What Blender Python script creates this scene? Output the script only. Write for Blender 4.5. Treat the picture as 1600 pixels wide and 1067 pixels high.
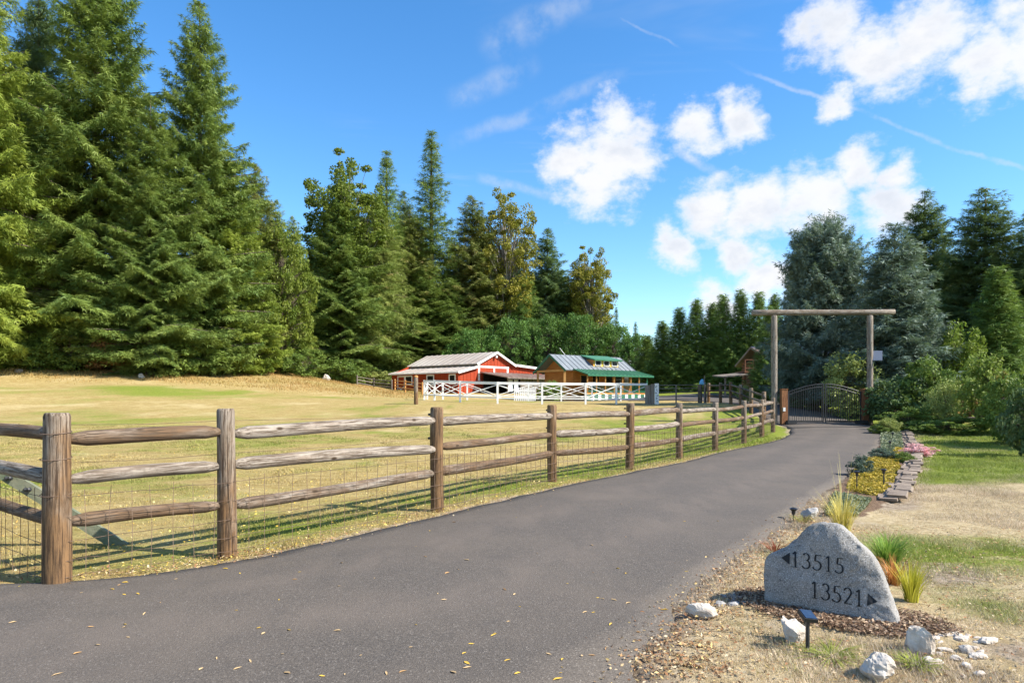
import bpy, math, random
import numpy as np
from mathutils import Vector, Matrix, Quaternion
from mathutils.bvhtree import BVHTree

for o in list(bpy.data.objects): bpy.data.objects.remove(o)
S = bpy.context.scene
COL = S.collection
R = math.radians
# ------------------------------------------------------------------ camera
F, CH, HY = 1067.0, 1.52, 622.0          # focal length in photo pixels, eye height, horizon row
cam = bpy.data.cameras.new('camera'); cam.sensor_width = 36; cam.lens = 24.0
cam.shift_y = (HY - 533.5) / 1600; cam.clip_start = 0.05; cam.clip_end = 9000
camo = bpy.data.objects.new('camera', cam); COL.objects.link(camo)
camo.location = (0, 0, CH); camo.rotation_euler = (R(90), 0, 0); S.camera = camo
# ------------------------------------------------------------------ light
SUN = Vector((0.955, -0.30, 0)).normalized() * math.cos(R(40)) + Vector((0, 0, math.sin(R(40))))
sl = bpy.data.lights.new('sun', 'SUN'); sl.energy = 4.6; sl.angle = R(0.53); sl.color = (1, 0.93, 0.82)
so = bpy.data.objects.new('sun', sl); COL.objects.link(so); so.rotation_euler = SUN.to_track_quat('Z', 'Y').to_euler()
S.view_settings.view_transform = 'Standard'; S.view_settings.look = 'None'
S.view_settings.gamma = 1.0; S.view_settings.use_curve_mapping = False
S.view_settings.exposure = 1.08
# ------------------------------------------------------------------ sky
W = bpy.data.worlds.new('World'); S.world = W; W.use_nodes = True
nt = W.node_tree; nt.nodes.clear()
class G:
    """tiny node builder"""
    def __init__(s, nt): s.nt = nt
    def n(s, t, **k):
        nd = s.nt.nodes.new(t)
        for a, b in k.items(): setattr(nd, a, b)
        return nd
    def put(s, sock, v):
        if v is None: return
        if hasattr(v, 'is_output') or isinstance(v, bpy.types.NodeSocket): s.nt.links.new(v, sock)
        else: sock.default_value = v
    def m(s, op, a, b=None, c=None, clamp=False):
        nd = s.n('ShaderNodeMath', operation=op, use_clamp=clamp)
        s.put(nd.inputs[0], a); s.put(nd.inputs[1], b); s.put(nd.inputs[2], c); return nd.outputs[0]
    def v(s, op, a, b=None):
        nd = s.n('ShaderNodeVectorMath', operation=op); s.put(nd.inputs[0], a); s.put(nd.inputs[1], b)
        return nd.outputs['Value'] if op in ('DOT_PRODUCT', 'LENGTH', 'DISTANCE') else nd.outputs[0]
    def mix(s, f, a, b, blend='MIX'):
        nd = s.n('ShaderNodeMix', data_type='RGBA', blend_type=blend)
        s.put(nd.inputs[0], f)
        for i, x in ((6, a), (7, b)):
            if isinstance(x, tuple) and len(x) == 3: x = (*x, 1)
            s.put(nd.inputs[i], x)
        return nd.outputs[2]
    def ss(s, x, lo, hi, a=0.0, b=1.0):
        nd = s.n('ShaderNodeMapRange', interpolation_type='SMOOTHSTEP')
        s.put(nd.inputs[0], x); nd.inputs[1].default_value = lo; nd.inputs[2].default_value = hi
        nd.inputs[3].default_value = a; nd.inputs[4].default_value = b; return nd.outputs[0]
    def noise(s, vec, scale, detail=4, rough=0.55, dist=0.0):
        nd = s.n('ShaderNodeTexNoise'); s.put(nd.inputs['Vector'], vec)
        nd.inputs['Scale'].default_value = scale; nd.inputs['Detail'].default_value = detail
        nd.inputs['Roughness'].default_value = rough; nd.inputs['Distortion'].default_value = dist
        return nd.outputs[0]
    def mapv(s, vec, scale=(1, 1, 1), rot=(0, 0, 0), loc=(0, 0, 0)):
        nd = s.n('ShaderNodeMapping'); s.put(nd.inputs[0], vec); nd.inputs['Scale'].default_value = scale
        nd.inputs['Rotation'].default_value = rot; nd.inputs['Location'].default_value = loc; return nd.outputs[0]
g = G(nt)
sky = g.n('ShaderNodeTexSky', sky_type='NISHITA'); sky.sun_disc = False
sky.sun_elevation = R(40); sky.sun_rotation = math.atan2(SUN.x, SUN.y)
sky.altitude = 100; sky.air_density = 1.0; sky.dust_density = 0.25; sky.ozone_density = 3.0
hs = g.n('ShaderNodeHueSaturation'); hs.inputs['Saturation'].default_value = 1.27; hs.inputs['Value'].default_value = 1.02
nt.links.new(sky.outputs[0], hs.inputs['Color'])
dirv = g.n('ShaderNodeTexCoord').outputs['Generated']
def sdir(px, py):
    return Vector((px - 800, F, HY - py)).normalized()
# cumulus lobes: (px, py, radius px); the last ones lie beside and behind the view
lob = [(900,245,62),(965,248,82),(925,292,58),(1085,208,48),(1160,186,52),
       (960,192,44),(1110,335,56),(1185,325,66),(1275,322,78),(1385,322,72),(1340,262,52),(1405,268,44),
       (1300,45,66),(1370,95,85),(1450,60,95),(1535,100,80),(1620,60,120),
       (1310,158,34),(1160,390,48),(1055,388,44),(1200,440,58),(1120,475,50)]
far = [Vector(v).normalized() for v in ((-1,.1,.35),(-.9,-.5,.5),(-.2,-1,.4),(.3,-1,.6),(.8,-.7,.5),(1,.2,.35),(1,.45,.7),(-.3,.2,1),(.2,-.3,1),(-.75,.75,1.1))]
lobes = []
for x, y, r in lob:
    c = sdir(x, y); e = sdir(x + r, y); lobes.append((c, (c - e).length))
for i, c in enumerate(far): lobes.append((c, 0.16 + 0.05 * (i % 3)))
nz = g.n('ShaderNodeTexNoise'); g.put(nz.inputs['Vector'], dirv); nz.inputs['Scale'].default_value = 9; nz.inputs['Detail'].default_value = 6; nz.inputs['Roughness'].default_value = 0.62
nz2 = g.noise(g.mapv(dirv, (1, 1, 1.5)), 26, 5, 0.62)
warp = g.v('SUBTRACT', nz.outputs['Color'], (0.5, 0.5, 0.5))
wn = g.n('ShaderNodeVectorMath', operation='MULTIPLY_ADD'); g.put(wn.inputs[0], warp); wn.inputs[1].default_value = (0.075,) * 3; g.put(wn.inputs[2], dirv)
wd = wn.outputs[0]
acc = None; und = None
for c, r in lobes:
    d = g.v('DISTANCE', wd, tuple(c))
    f = g.m('MULTIPLY_ADD', d, -1.0 / r, 1.0)
    acc = f if acc is None else g.m('MAXIMUM', acc, f)
fld = g.m('ADD', acc, g.m('MULTIPLY', g.m('SUBTRACT', nz2, 0.5), 1.6))
cov = g.ss(fld, -0.10, 0.66)
# thin high cirrus and contrails
cz = g.m('MAXIMUM', g.n('ShaderNodeSeparateXYZ').outputs[2], 0.06)
sep = cz.node.inputs[0].links[0].from_node; g.put(sep.inputs[0], dirv)
cmb = g.n('ShaderNodeCombineXYZ'); g.put(cmb.inputs[0], g.m('DIVIDE', sep.outputs[0], cz)); g.put(cmb.inputs[1], g.m('DIVIDE', sep.outputs[1], cz))
cp = cmb.outputs[0]
ci = g.noise(g.mapv(cp, (0.5, 2.0, 1), (0, 0, R(28))), 1.15, 5, 0.62, 0.5)
ci2 = g.noise(cp, 0.55, 2, 0.5)
cir = g.m('MULTIPLY', g.ss(ci, 0.52, 0.85), g.ss(ci2, 0.45, 0.65))
cir = g.m('MULTIPLY', cir, 0.75)
def streak(a, b, w, op):
    A, B = sdir(*a), sdir(*b); nrm = A.cross(B).normalized(); mid = ((A + B) / 2).normalized(); hl = (A - B).length / 2
    d = g.m('ABSOLUTE', g.v('DOT_PRODUCT', wd2, tuple(nrm)))
    k = g.ss(d, w, w * 0.1)
    e = g.ss(g.v('DISTANCE', dirv, tuple(mid)), hl, hl * 0.55)
    return g.m('MULTIPLY', g.m('MULTIPLY', k, e), op)
wn2 = g.n('ShaderNodeVectorMath', operation='MULTIPLY_ADD'); g.put(wn2.inputs[0], warp); wn2.inputs[1].default_value = (0.03,) * 3; g.put(wn2.inputs[2], dirv); wd2 = wn2.outputs[0]
brk = g.ss(g.noise(dirv, 22, 5, 0.6), 0.30, 0.70)
thin = cir
for a, b, w, op in (((1120,90),(1680,300),0.004,0.42),((740,90),(960,-40),0.030,0.34),((690,230),(1000,110),0.014,0.36),((690,170),(850,90),0.022,0.32),((730,270),(900,320),0.010,0.42),((1040,230),(1150,290),0.009,0.5),((960,20),(1070,80),0.003,0.25)):
    thin = g.m('MAXIMUM', thin, g.m('MULTIPLY', streak(a, b, w, op), brk))
body = g.ss(g.m('ADD', fld, g.m('MULTIPLY', g.m('SUBTRACT', nz.outputs[0], 0.5), 1.2)), 0.25, 1.0)
ccol = g.mix(g.ss(g.noise(g.mapv(dirv, (1, 1, 1.6), loc=(0, 0, 0.05)), 14, 6, 0.6), 0.40, 0.68), (3.8, 3.8, 3.85, 1), (3.05, 3.2, 3.5, 1))
ccol = g.mix(body, (3.7, 3.8, 4.0, 1), ccol)
c1 = g.mix(thin, hs.outputs[0], (3.0, 3.2, 3.5, 1))
c2 = g.mix(g.m('MULTIPLY', cov, 0.97), c1, ccol)
bg = g.n('ShaderNodeBackground'); bg.inputs[1].default_value = 0.125; g.put(bg.inputs[0], c2)
g.put(g.n('ShaderNodeOutputWorld').inputs[0], bg.outputs[0])

# ------------------------------------------------------------------ helpers
def P(px, py, d): return Vector(((px - 800) / F * d, d, CH - (py - HY) * d / F))
def link(o, parent=None):
    COL.objects.link(o)
    if parent is not None: o.parent = parent
    return o
def tag(o, label=None, cat=None, group=None, kind=None, category=None):
    cat = cat or category
    for k, v in (('label', label), ('category', cat), ('group', group), ('kind', kind)):
        if v: o[k] = v
    return o
def thing(name, loc, label, cat, group=None):
    return tag(link(bpy.data.objects.new(name, None)), label, cat, group) if loc is None else _thing(name, loc, label, cat, group)
def _thing(name, loc, label, cat, group):
    o = link(bpy.data.objects.new(name, None)); o.location = loc; o.empty_display_size = 0.2
    return tag(o, label, cat, group)
def rootloc(o):
    v = Vector((0, 0, 0))
    while o is not None: v += o.location; o = o.parent
    return v
def mesh(name, V, Fc, m=None, smooth=False, attrs=None):
    me = bpy.data.meshes.new(name)
    V = np.asarray(V, dtype=np.float32).reshape(-1, 3)
    if isinstance(Fc, np.ndarray):
        n, k = Fc.shape
        me.vertices.add(len(V)); me.vertices.foreach_set('co', V.ravel())
        me.loops.add(n * k); me.loops.foreach_set('vertex_index', Fc.astype(np.int32).ravel())
        me.polygons.add(n); me.polygons.foreach_set('loop_start', np.arange(0, n * k, k, dtype=np.int32))
        me.update(calc_edges=True)
    else:
        me.from_pydata(V.tolist(), [], [list(f) for f in Fc]); me.update()
    if smooth: me.polygons.foreach_set('use_smooth', np.ones(len(me.polygons), dtype=bool))
    for k, a in (attrs or {}).items():
        a = np.asarray(a, dtype=np.float32)
        if a.ndim == 1:
            at = me.attributes.new(k, 'FLOAT', 'POINT'); at.data.foreach_set('value', a)
        else:
            at = me.attributes.new(k, 'FLOAT_COLOR', 'POINT')
            if a.shape[1] == 3: a = np.hstack([a, np.ones((len(a), 1), np.float32)])
            at.data.foreach_set('color', a.ravel())
    if m: me.materials.append(m)
    return me
def put(name, V, Fc, m, parent=None, smooth=False, attrs=None, **tags):
    """mesh given in world coordinates, stored relative to its parent"""
    V = np.asarray(V, dtype=np.float64).reshape(-1, 3)
    if parent is not None: V = V - np.array(rootloc(parent))
    o = link(bpy.data.objects.new(name, mesh(name, V, Fc, m, smooth, attrs)), parent)
    return tag(o, **tags)
BOXF = [(0,3,2,1),(4,5,6,7),(0,1,5,4),(1,2,6,5),(2,3,7,6),(3,0,4,7)]
def frame(d, upv=(0, 0, 1)):
    d = Vector(d).normalized(); u = Vector(upv)
    if abs(d.dot(u)) > 0.98: u = Vector((0, 1, 0))
    s = d.cross(u).normalized(); return d, s, s.cross(d).normalized()
def beamv(a, b, w, h, upv=(0, 0, 1)):
    a, b = Vector(a), Vector(b); d, s, u = frame(b - a, upv)
    return [p + s * i * w / 2 + u * j * h / 2 for p in (a, b) for i, j in ((-1,-1),(1,-1),(1,1),(-1,1))], BOXF
def beam(name, a, b, w, h, m, parent, upv=(0, 0, 1), **t):
    V, Fc = beamv(a, b, w, h, upv); return put(name, V, Fc, m, parent, **t)
def boxv(c, sx, sy, sz, rot=0.0):
    cs, sn = math.cos(rot), math.sin(rot); out = []
    for k in (0, 1):
        for i, j in ((-1,-1),(1,-1),(1,1),(-1,1)):
            x, y = i * sx / 2, j * sy / 2
            out.append((c[0] + x * cs - y * sn, c[1] + x * sn + y * cs, c[2] + k * sz))
    return out, BOXF
def box(name, c, sx, sy, sz, m, parent=None, rot=0.0, **t):
    V, Fc = boxv(c, sx, sy, sz, rot); return put(name, V, Fc, m, parent, **t)
def tube_np(pts, rad, sides=5, cap=True):
    pts = [Vector(p) for p in pts]; V = []; Fc = []
    for i, p in enumerate(pts):
        d = (pts[min(i + 1, len(pts) - 1)] - pts[max(i - 1, 0)])
        _, s, u = frame(d, (0.13, 0.21, 0.97))
        r = rad[i] if hasattr(rad, '__len__') else rad
        for k in range(sides):
            a = 2 * math.pi * k / sides; V.append(p + (s * math.cos(a) + u * math.sin(a)) * r)
    for i in range(len(pts) - 1):
        for k in range(sides):
            k2 = (k + 1) % sides; Fc.append((i*sides+k, i*sides+k2, (i+1)*sides+k2, (i+1)*sides+k))
    if cap:
        Fc.append(tuple(range(sides))[::-1]); Fc.append(tuple(range((len(pts)-1)*sides, len(pts)*sides)))
    return V, Fc
def merge(lst):
    V, Fc = [], []
    for v, f in lst:
        n = len(V); V += [tuple(x) for x in v]; Fc += [tuple(i + n for i in q) for q in f]
    return V, Fc
def hash3(i, j, k, seed=0):
    h = (i * 374761393 + j * 668265263 + k * 2147483647 + seed * 974634777) & 0xFFFFFFFF
    h = ((h ^ (h >> 13)) * 1274126177) & 0xFFFFFFFF
    return ((h ^ (h >> 16)) & 0xFFFF) / 65535.0
def vnoise(p, scale=1.0, seed=0, octv=3):
    p = np.asarray(p, dtype=np.float64) * scale
    if p.shape[1] == 2: p = np.hstack([p, np.zeros((len(p), 1))])
    tot = np.zeros(len(p)); amp = 1.0; nrm = 0
    for o in range(octv):
        q = np.floor(p).astype(np.int64); f = p - q; f = f * f * (3 - 2 * f); r = 0
        for dx in (0, 1):
            for dy in (0, 1):
                for dz in (0, 1):
                    w = (f[:, 0] if dx else 1 - f[:, 0]) * (f[:, 1] if dy else 1 - f[:, 1]) * (f[:, 2] if dz else 1 - f[:, 2])
                    r = r + w * hash3(q[:, 0] + dx, q[:, 1] + dy, q[:, 2] + dz, seed + o)
        tot += amp * r; nrm += amp; amp *= 0.5; p = p * 2.03
    return tot / nrm
# ------------------------------------------------------------------ materials
def newmat(name):
    m = bpy.data.materials.new(name); m.use_nodes = True; t = m.node_tree; t.nodes.clear(); gg = G(t)
    b = gg.n('ShaderNodeBsdfPrincipled'); o = gg.n('ShaderNodeOutputMaterial'); gg.put(o.inputs[0], b.outputs[0])
    return m, gg, b, o
def mat(name, c1, c2=None, rough=0.8, scale=3.0, stretch=(1, 1, 1), bump=0.0, bscale=20.0, rnd=0.0, metal=0.0, spec=0.3, lo=0.3, hi=0.7, detail=6):
    m, gg, b, o = newmat(name); c2 = c2 or c1
    tc = gg.n('ShaderNodeTexCoord').outputs['Object']; v = gg.mapv(tc, stretch)
    col = gg.mix(gg.ss(gg.noise(v, scale, detail, 0.6), lo, hi), c1, c2)
    if rnd:
        r = gg.n('ShaderNodeObjectInfo').outputs['Random']
        mr = gg.n('ShaderNodeMapRange'); gg.put(mr.inputs[0], r); mr.inputs[3].default_value = 1 - rnd; mr.inputs[4].default_value = 1 + rnd
        cx = gg.n('ShaderNodeCombineXYZ')
        for i in range(3): gg.put(cx.inputs[i], mr.outputs[0])
        col = gg.mix(1.0, col, cx.outputs[0], 'MULTIPLY')
    gg.put(b.inputs['Base Color'], col); b.inputs['Roughness'].default_value = rough; b.inputs['Metallic'].default_value = metal
    b.inputs['Specular IOR Level'].default_value = spec
    if bump:
        bn = gg.n('ShaderNodeBump'); bn.inputs['Strength'].default_value = bump; bn.inputs['Distance'].default_value = 0.02
        gg.put(bn.inputs['Height'], gg.noise(v, bscale, 6, 0.65)); gg.put(b.inputs['Normal'], bn.outputs[0])
    return m
def leafmat(name, c1, c2, trans=0.3, rnd=0.12, c3=None):
    m, gg, b, o = newmat(name)
    at = gg.n('ShaderNodeAttribute', attribute_name='tone').outputs['Fac']
    tc = gg.n('ShaderNodeTexCoord').outputs['Object']
    nn = gg.noise(tc, 0.55, 3, 0.5)
    f = gg.m('ADD', gg.m('MULTIPLY', at, 0.55), gg.m('MULTIPLY', gg.ss(nn, 0.3, 0.7), 0.45))
    col = gg.mix(f, c1, c2)
    if c3: col = gg.mix(gg.ss(gg.noise(tc, 0.9, 3, 0.6), 0.56, 0.72), col, c3)
    r = gg.n('ShaderNodeObjectInfo').outputs['Random']
    mr = gg.n('ShaderNodeMapRange'); gg.put(mr.inputs[0], r); mr.inputs[3].default_value = 1 - rnd; mr.inputs[4].default_value = 1 + rnd
    hv = gg.n('ShaderNodeHueSaturation'); gg.put(hv.inputs['Value'], mr.outputs[0]); gg.put(hv.inputs['Color'], col)
    gg.put(b.inputs['Base Color'], hv.outputs[0]); b.inputs['Roughness'].default_value = 0.55; b.inputs['Specular IOR Level'].default_value = 0.25
    tr = gg.n('ShaderNodeBsdfTranslucent'); gg.put(tr.inputs[0], gg.mix(0.5, hv.outputs[0], (0.17, 0.25, 0.04), 'MIX'))
    mx = gg.n('ShaderNodeMixShader'); mx.inputs[0].default_value = trans
    gg.put(mx.inputs[1], b.outputs[0]); gg.put(mx.inputs[2], tr.outputs[0]); gg.put(o.inputs[0], mx.outputs[0])
    return m
def bladem(name, trans=0.3):
    m, gg, b, o = newmat(name)
    at = gg.n('ShaderNodeAttribute', attribute_name='col').outputs['Color']
    gg.put(b.inputs['Base Color'], at); b.inputs['Roughness'].default_value = 0.6; b.inputs['Specular IOR Level'].default_value = 0.2
    tr = gg.n('ShaderNodeBsdfTranslucent'); gg.put(tr.inputs[0], at)
    mx = gg.n('ShaderNodeMixShader'); mx.inputs[0].default_value = trans
    gg.put(mx.inputs[1], b.outputs[0]); gg.put(mx.inputs[2], tr.outputs[0]); gg.put(o.inputs[0], mx.outputs[0])
    return m
def woodm(name, cols, axis=2, grey_from=None):
    """weathered round timber; every piece picks its own place between brown and silver grey"""
    m, gg, b, o = newmat(name)
    tc = gg.n('ShaderNodeTexCoord').outputs['Object']
    oi = gg.n('ShaderNodeObjectInfo')
    off = gg.n('ShaderNodeVectorMath', operation='MULTIPLY_ADD'); gg.put(off.inputs[0], oi.outputs['Random']); off.inputs[1].default_value = (37, 53, 71); gg.put(off.inputs[2], tc)
    st = [1, 1, 1]; st[axis] = 0.07
    v = gg.mapv(off.outputs[0], tuple(st))
    grain = gg.noise(v, 42, 8, 0.7); blot = gg.noise(gg.mapv(off.outputs[0], tuple(0.35 if i == axis else 1 for i in range(3))), 6.0, 5, 0.6)
    f = gg.m('ADD', gg.m('MULTIPLY', gg.m('SUBTRACT', oi.outputs['Random'], 0.5), 1.0), gg.ss(blot, 0.25, 0.75))
    if grey_from:      # the rained-on top of a post silvers first
        zz = gg.n('ShaderNodeSeparateXYZ'); gg.put(zz.inputs[0], tc); f = gg.m('ADD', f, gg.m('MULTIPLY', gg.m('SUBTRACT', zz.outputs[2], grey_from), 0.9))
    f = gg.ss(f, 0.0, 1.0)
    col = gg.mix(f, cols[0], cols[1])
    col = gg.mix(gg.ss(grain, 0.35, 0.60), cols[2], col)
    st2 = [1, 1, 1]; st2[axis] = 0.022
    crk = gg.noise(gg.mapv(off.outputs[0], tuple(st2)), 95, 3, 0.5)
    col = gg.mix(gg.m('MULTIPLY', gg.ss(crk, 0.56, 0.63), 0.75), col, cols[3])
    stn = gg.noise(off.outputs[0], 14, 5, 0.7)
    col = gg.mix(gg.m('MULTIPLY', gg.ss(stn, 0.52, 0.72), 0.45), col, cols[2])
    kn = gg.n('ShaderNodeTexVoronoi'); gg.put(kn.inputs['Vector'], gg.mapv(off.outputs[0], tuple(0.45 if i == axis else 1 for i in range(3)))); kn.inputs['Scale'].default_value = 6.5
    col = gg.mix(gg.ss(kn.outputs['Distance'], 0.17, 0.06), col, cols[3])
    gg.put(b.inputs['Base Color'], col); b.inputs['Roughness'].default_value = 0.85; b.inputs['Specular IOR Level'].default_value = 0.2
    bn = gg.n('ShaderNodeBump'); bn.inputs['Strength'].default_value = 0.7; bn.inputs['Distance'].default_value = 0.012
    gg.put(bn.inputs['Height'], gg.m('SUBTRACT', grain, gg.m('MULTIPLY', gg.ss(crk, 0.54, 0.64), 0.6))); gg.put(b.inputs['Normal'], bn.outputs[0])
    return m
MAT = {}
MAT['post'] = woodm('weathered_post_wood', [(0.215,0.125,0.060),(0.31,0.26,0.205),(0.075,0.047,0.028),(0.05,0.03,0.02)], 2, 1.25)
MAT['rail'] = woodm('weathered_rail_wood', [(0.165,0.102,0.058),(0.34,0.295,0.245),(0.10,0.072,0.05),(0.06,0.04,0.025)], 0)
MAT['darkrail'] = woodm('old_dark_rail_wood', [(0.10,0.075,0.055),(0.24,0.20,0.16),(0.04,0.03,0.022),(0.04,0.03,0.02)], 0)
MAT['log'] = woodm('silvered_log', [(0.20,0.155,0.115),(0.33,0.29,0.245),(0.11,0.085,0.065),(0.08,0.06,0.045)], 2)
MAT['logx'] = woodm('silvered_log_beam', [(0.20,0.155,0.115),(0.36,0.32,0.275),(0.11,0.085,0.065),(0.08,0.06,0.045)], 0)
MAT['redpost'] = woodm('stained_gate_post', [(0.25,0.105,0.045),(0.32,0.15,0.07),(0.14,0.06,0.03),(0.12,0.05,0.025)], 2)
MAT['wire'] = mat('rusty_wire', (0.11,0.065,0.04), (0.22,0.16,0.12), 0.7, 30, metal=0.3)
MAT['black'] = mat('black_painted_iron', (0.012,0.014,0.017), (0.025,0.027,0.03), 0.45, 20, spec=0.5)
MAT['white'] = mat('white_fence_paint', (0.80,0.80,0.78), (0.66,0.66,0.63), 0.6, 1.5)
MAT['bark'] = mat('conifer_bark', (0.075,0.055,0.042), (0.16,0.125,0.10), 0.95, 3, (1,1,0.25), 0.8, 14)
MAT['barkl'] = mat('pale_bark', (0.16,0.14,0.12), (0.30,0.28,0.25), 0.95, 3, (1,1,0.4), 0.5, 10)
MAT['metalroof'] = mat('galvanised_barn_roof', (0.50,0.46,0.42), (0.40,0.34,0.30), 0.5, 0.35, metal=0.1)
MAT['red'] = mat('red_barn_boards', (0.34,0.046,0.012), (0.26,0.032,0.010), 0.75, 1.2, (4,4,0.3), 0.3, 12)
MAT['trim'] = mat('white_trim', (0.80,0.79,0.77), None, 0.6)
MAT['grey'] = mat('taupe_barn_siding', (0.36,0.33,0.27), (0.30,0.27,0.22), 0.8, 1.5)
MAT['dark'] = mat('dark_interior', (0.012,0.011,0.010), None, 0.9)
MAT['glass'] = mat('window_glass', (0.02,0.024,0.03), None, 0.08, spec=0.7)
MAT['oldboard'] = mat('grey_weathered_boards', (0.13,0.105,0.085), (0.25,0.215,0.18), 0.9, 3, (3,3,0.3), 0.4, 12, rnd=0.2)
MAT['brownroof'] = mat('brown_sheet_roof', (0.24,0.155,0.12), (0.33,0.25,0.22), 0.6, 0.6)
MAT['cedarwall'] = mat('orange_cedar_siding', (0.47,0.185,0.05), (0.36,0.13,0.035), 0.7, 1.2, (1,1,3), 0.25, 10)
MAT['cedarpost'] = mat('pale_cedar_post', (0.55,0.28,0.09), (0.42,0.2,0.06), 0.7, 2)
MAT['greyroof'] = mat('blue_grey_metal_roof', (0.17,0.195,0.215), (0.22,0.24,0.26), 0.6, 0.6)
MAT['greenroof'] = mat('green_metal_roof', (0.045,0.16,0.085), (0.07,0.20,0.11), 0.45, 0.8)
MAT['greentrim'] = mat('green_paint', (0.03,0.14,0.08), None, 0.5)
MAT['yellow'] = mat('yellow_painted_dormer', (0.72,0.46,0.06), (0.62,0.38,0.05), 0.7)
MAT['logwall'] = mat('brown_house_logs', (0.24,0.11,0.06), (0.16,0.07,0.04), 0.8, 2, (1,1,3), rnd=0.2)
MAT['stonew'] = mat('white_quartz_rock', (0.58,0.54,0.48), (0.36,0.30,0.24), 0.85, 9, bump=0.7, bscale=16, rnd=0.1)
MAT['stoneg'] = mat('grey_pebble', (0.27,0.26,0.25), (0.42,0.40,0.37), 0.85, 9, bump=0.5, bscale=30, rnd=0.3)
MAT['edge'] = mat('tan_edging_stone', (0.17,0.13,0.10), (0.30,0.24,0.185), 0.9, 6, bump=0.6, bscale=25, rnd=0.22)
MAT['panel'] = mat('solar_cell', (0.02,0.035,0.07), (0.03,0.05,0.09), 0.12, 40, spec=0.8)
MAT['alu'] = mat('pale_panel_back', (0.20,0.22,0.26), None, 0.4, metal=0.4)
MAT['blue'] = mat('light_blue_feed_sack', (0.12,0.36,0.60), (0.20,0.48,0.70), 0.6, 6)
MAT['greenboard'] = mat('faded_green_board', (0.10,0.135,0.085), (0.20,0.20,0.14), 0.7, 6, (1,1,1), 0.4, 30)
MAT['engrave'] = mat('black_engraving_paint', (0.010,0.011,0.013), None, 0.55)
MAT['chrome'] = mat('lamp_cap', (0.05,0.05,0.055), None, 0.3, metal=0.6)
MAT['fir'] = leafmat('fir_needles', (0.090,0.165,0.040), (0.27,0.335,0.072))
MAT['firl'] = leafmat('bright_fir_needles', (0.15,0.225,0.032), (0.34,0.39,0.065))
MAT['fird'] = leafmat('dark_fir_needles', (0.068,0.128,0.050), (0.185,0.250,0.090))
MAT['firr'] = leafmat('olive_fir_needles', (0.115,0.155,0.04), (0.28,0.29,0.075), c3=(0.26,0.19,0.075))
MAT['blue_spruce'] = leafmat('blue_spruce_needles', (0.075,0.125,0.095), (0.27,0.34,0.27), 0.2)
MAT['cedar'] = leafmat('cedar_fronds', (0.080,0.165,0.038), (0.24,0.325,0.07))
MAT['cedarw'] = leafmat('weeping_cedar_fronds', (0.115,0.175,0.036), (0.28,0.31,0.07), c3=(0.27,0.22,0.08))
MAT['hedge'] = leafmat('dark_hedge_leaves', (0.046,0.125,0.028), (0.145,0.26,0.05))
MAT['alder'] = leafmat('autumn_cottonwood_leaves', (0.15,0.16,0.022), (0.34,0.29,0.04), 0.35)
MAT['maple'] = leafmat('green_maple_leaves', (0.10,0.165,0.02), (0.23,0.27,0.035), 0.35)
MAT['shrub'] = leafmat('green_shrub_leaves', (0.085,0.155,0.03), (0.23,0.31,0.06), 0.3)
MAT['shrubl'] = leafmat('pale_shrub_leaves', (0.22,0.28,0.07), (0.46,0.48,0.16), 0.3)
MAT['shrubr'] = leafmat('red_tipped_shrub_leaves', (0.11,0.18,0.03), (0.27,0.31,0.06), 0.3, c3=(0.50,0.20,0.09))
MAT['laurel'] = leafmat('glossy_dark_shrub_leaves', (0.05,0.105,0.034), (0.17,0.225,0.09), 0.25)
MAT['brown_bush'] = leafmat('dead_brown_twigs', (0.20,0.10,0.04), (0.32,0.17,0.07), 0.2)
MAT['bluebush'] = leafmat('blue_grey_dwarf_conifer', (0.05,0.085,0.065), (0.11,0.16,0.12), 0.15)
MAT['sedum'] = leafmat('yellow_sedum', (0.30,0.22,0.03), (0.58,0.42,0.05), 0.25, c3=(0.30,0.24,0.06))
MAT['greycover'] = leafmat('grey_green_ground_cover', (0.14,0.17,0.10), (0.30,0.33,0.21), 0.2)
MAT['pink'] = leafmat('pink_white_petals', (0.70,0.16,0.22), (0.90,0.80,0.80), 0.3)
MAT['blade'] = bladem('grass_blades')
MAT['litter'] = bladem('dry_leaf_litter', 0.2)
# ------------------------------------------------------------------ terrain
ctl = []
for y in (-6, 0, 5, 10, 15, 20):
    for x in (-14, -7, 0, 7, 13): ctl.append((x, y, 0.0))
def cpx(px, py, d): v = P(px, py, d); ctl.append((v.x, v.y, v.z))
for a in ((0,640,38),(0,603,50),(0,583,56),(0,566,61),(0,548,72),(-250,560,55),(-250,530,75),(200,640,38),(200,606,50),(200,590,58),(200,575,65),(200,560,76),
          (400,640,40),(400,608,58),(400,592,66),(400,578,73),(560,638,42),(560,618,60),(540,600,74),(620,613,84),(650,627,46),(720,630,45),(800,631,45),(760,613,85),(850,615,90),
          (900,631,46),(900,628,64),(1000,632,47),(980,628,68),(1060,630,48),(1100,629,50),(1160,630,44),(1285,663,32),(1212,664,32),(1362,664,32),(1285,644,42),(1290,634,52),
          (1200,622,56),(1080,614,62),(1000,612,80),(1200,610,75),(1330,640,45),(1450,670,28),(1550,672,27),(1650,660,30),(1500,640,45),(1600,630,55),(1700,620,70),(1400,615,75),(800,600,120),(1300,600,120)): cpx(*a)
for x, y, z in ((-150,60,14),(-150,150,20),(-60,110,10),(0,180,8),(120,180,8),(150,80,5),(150,0,0),(-150,0,3),(0,-60,0),(150,-60,0),(-150,-60,0),(-30,20,.5),(-40,35,2.2),(40,20,0),(0,300,10),(-200,300,22),(200,300,10)): ctl.append((x, y, z))
CT = np.array(ctl)
def tps(r2): return 0.5 * r2 * np.log(r2 + 1e-6)
_d = ((CT[:, None, :2] - CT[None, :, :2]) ** 2).sum(-1)
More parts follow.
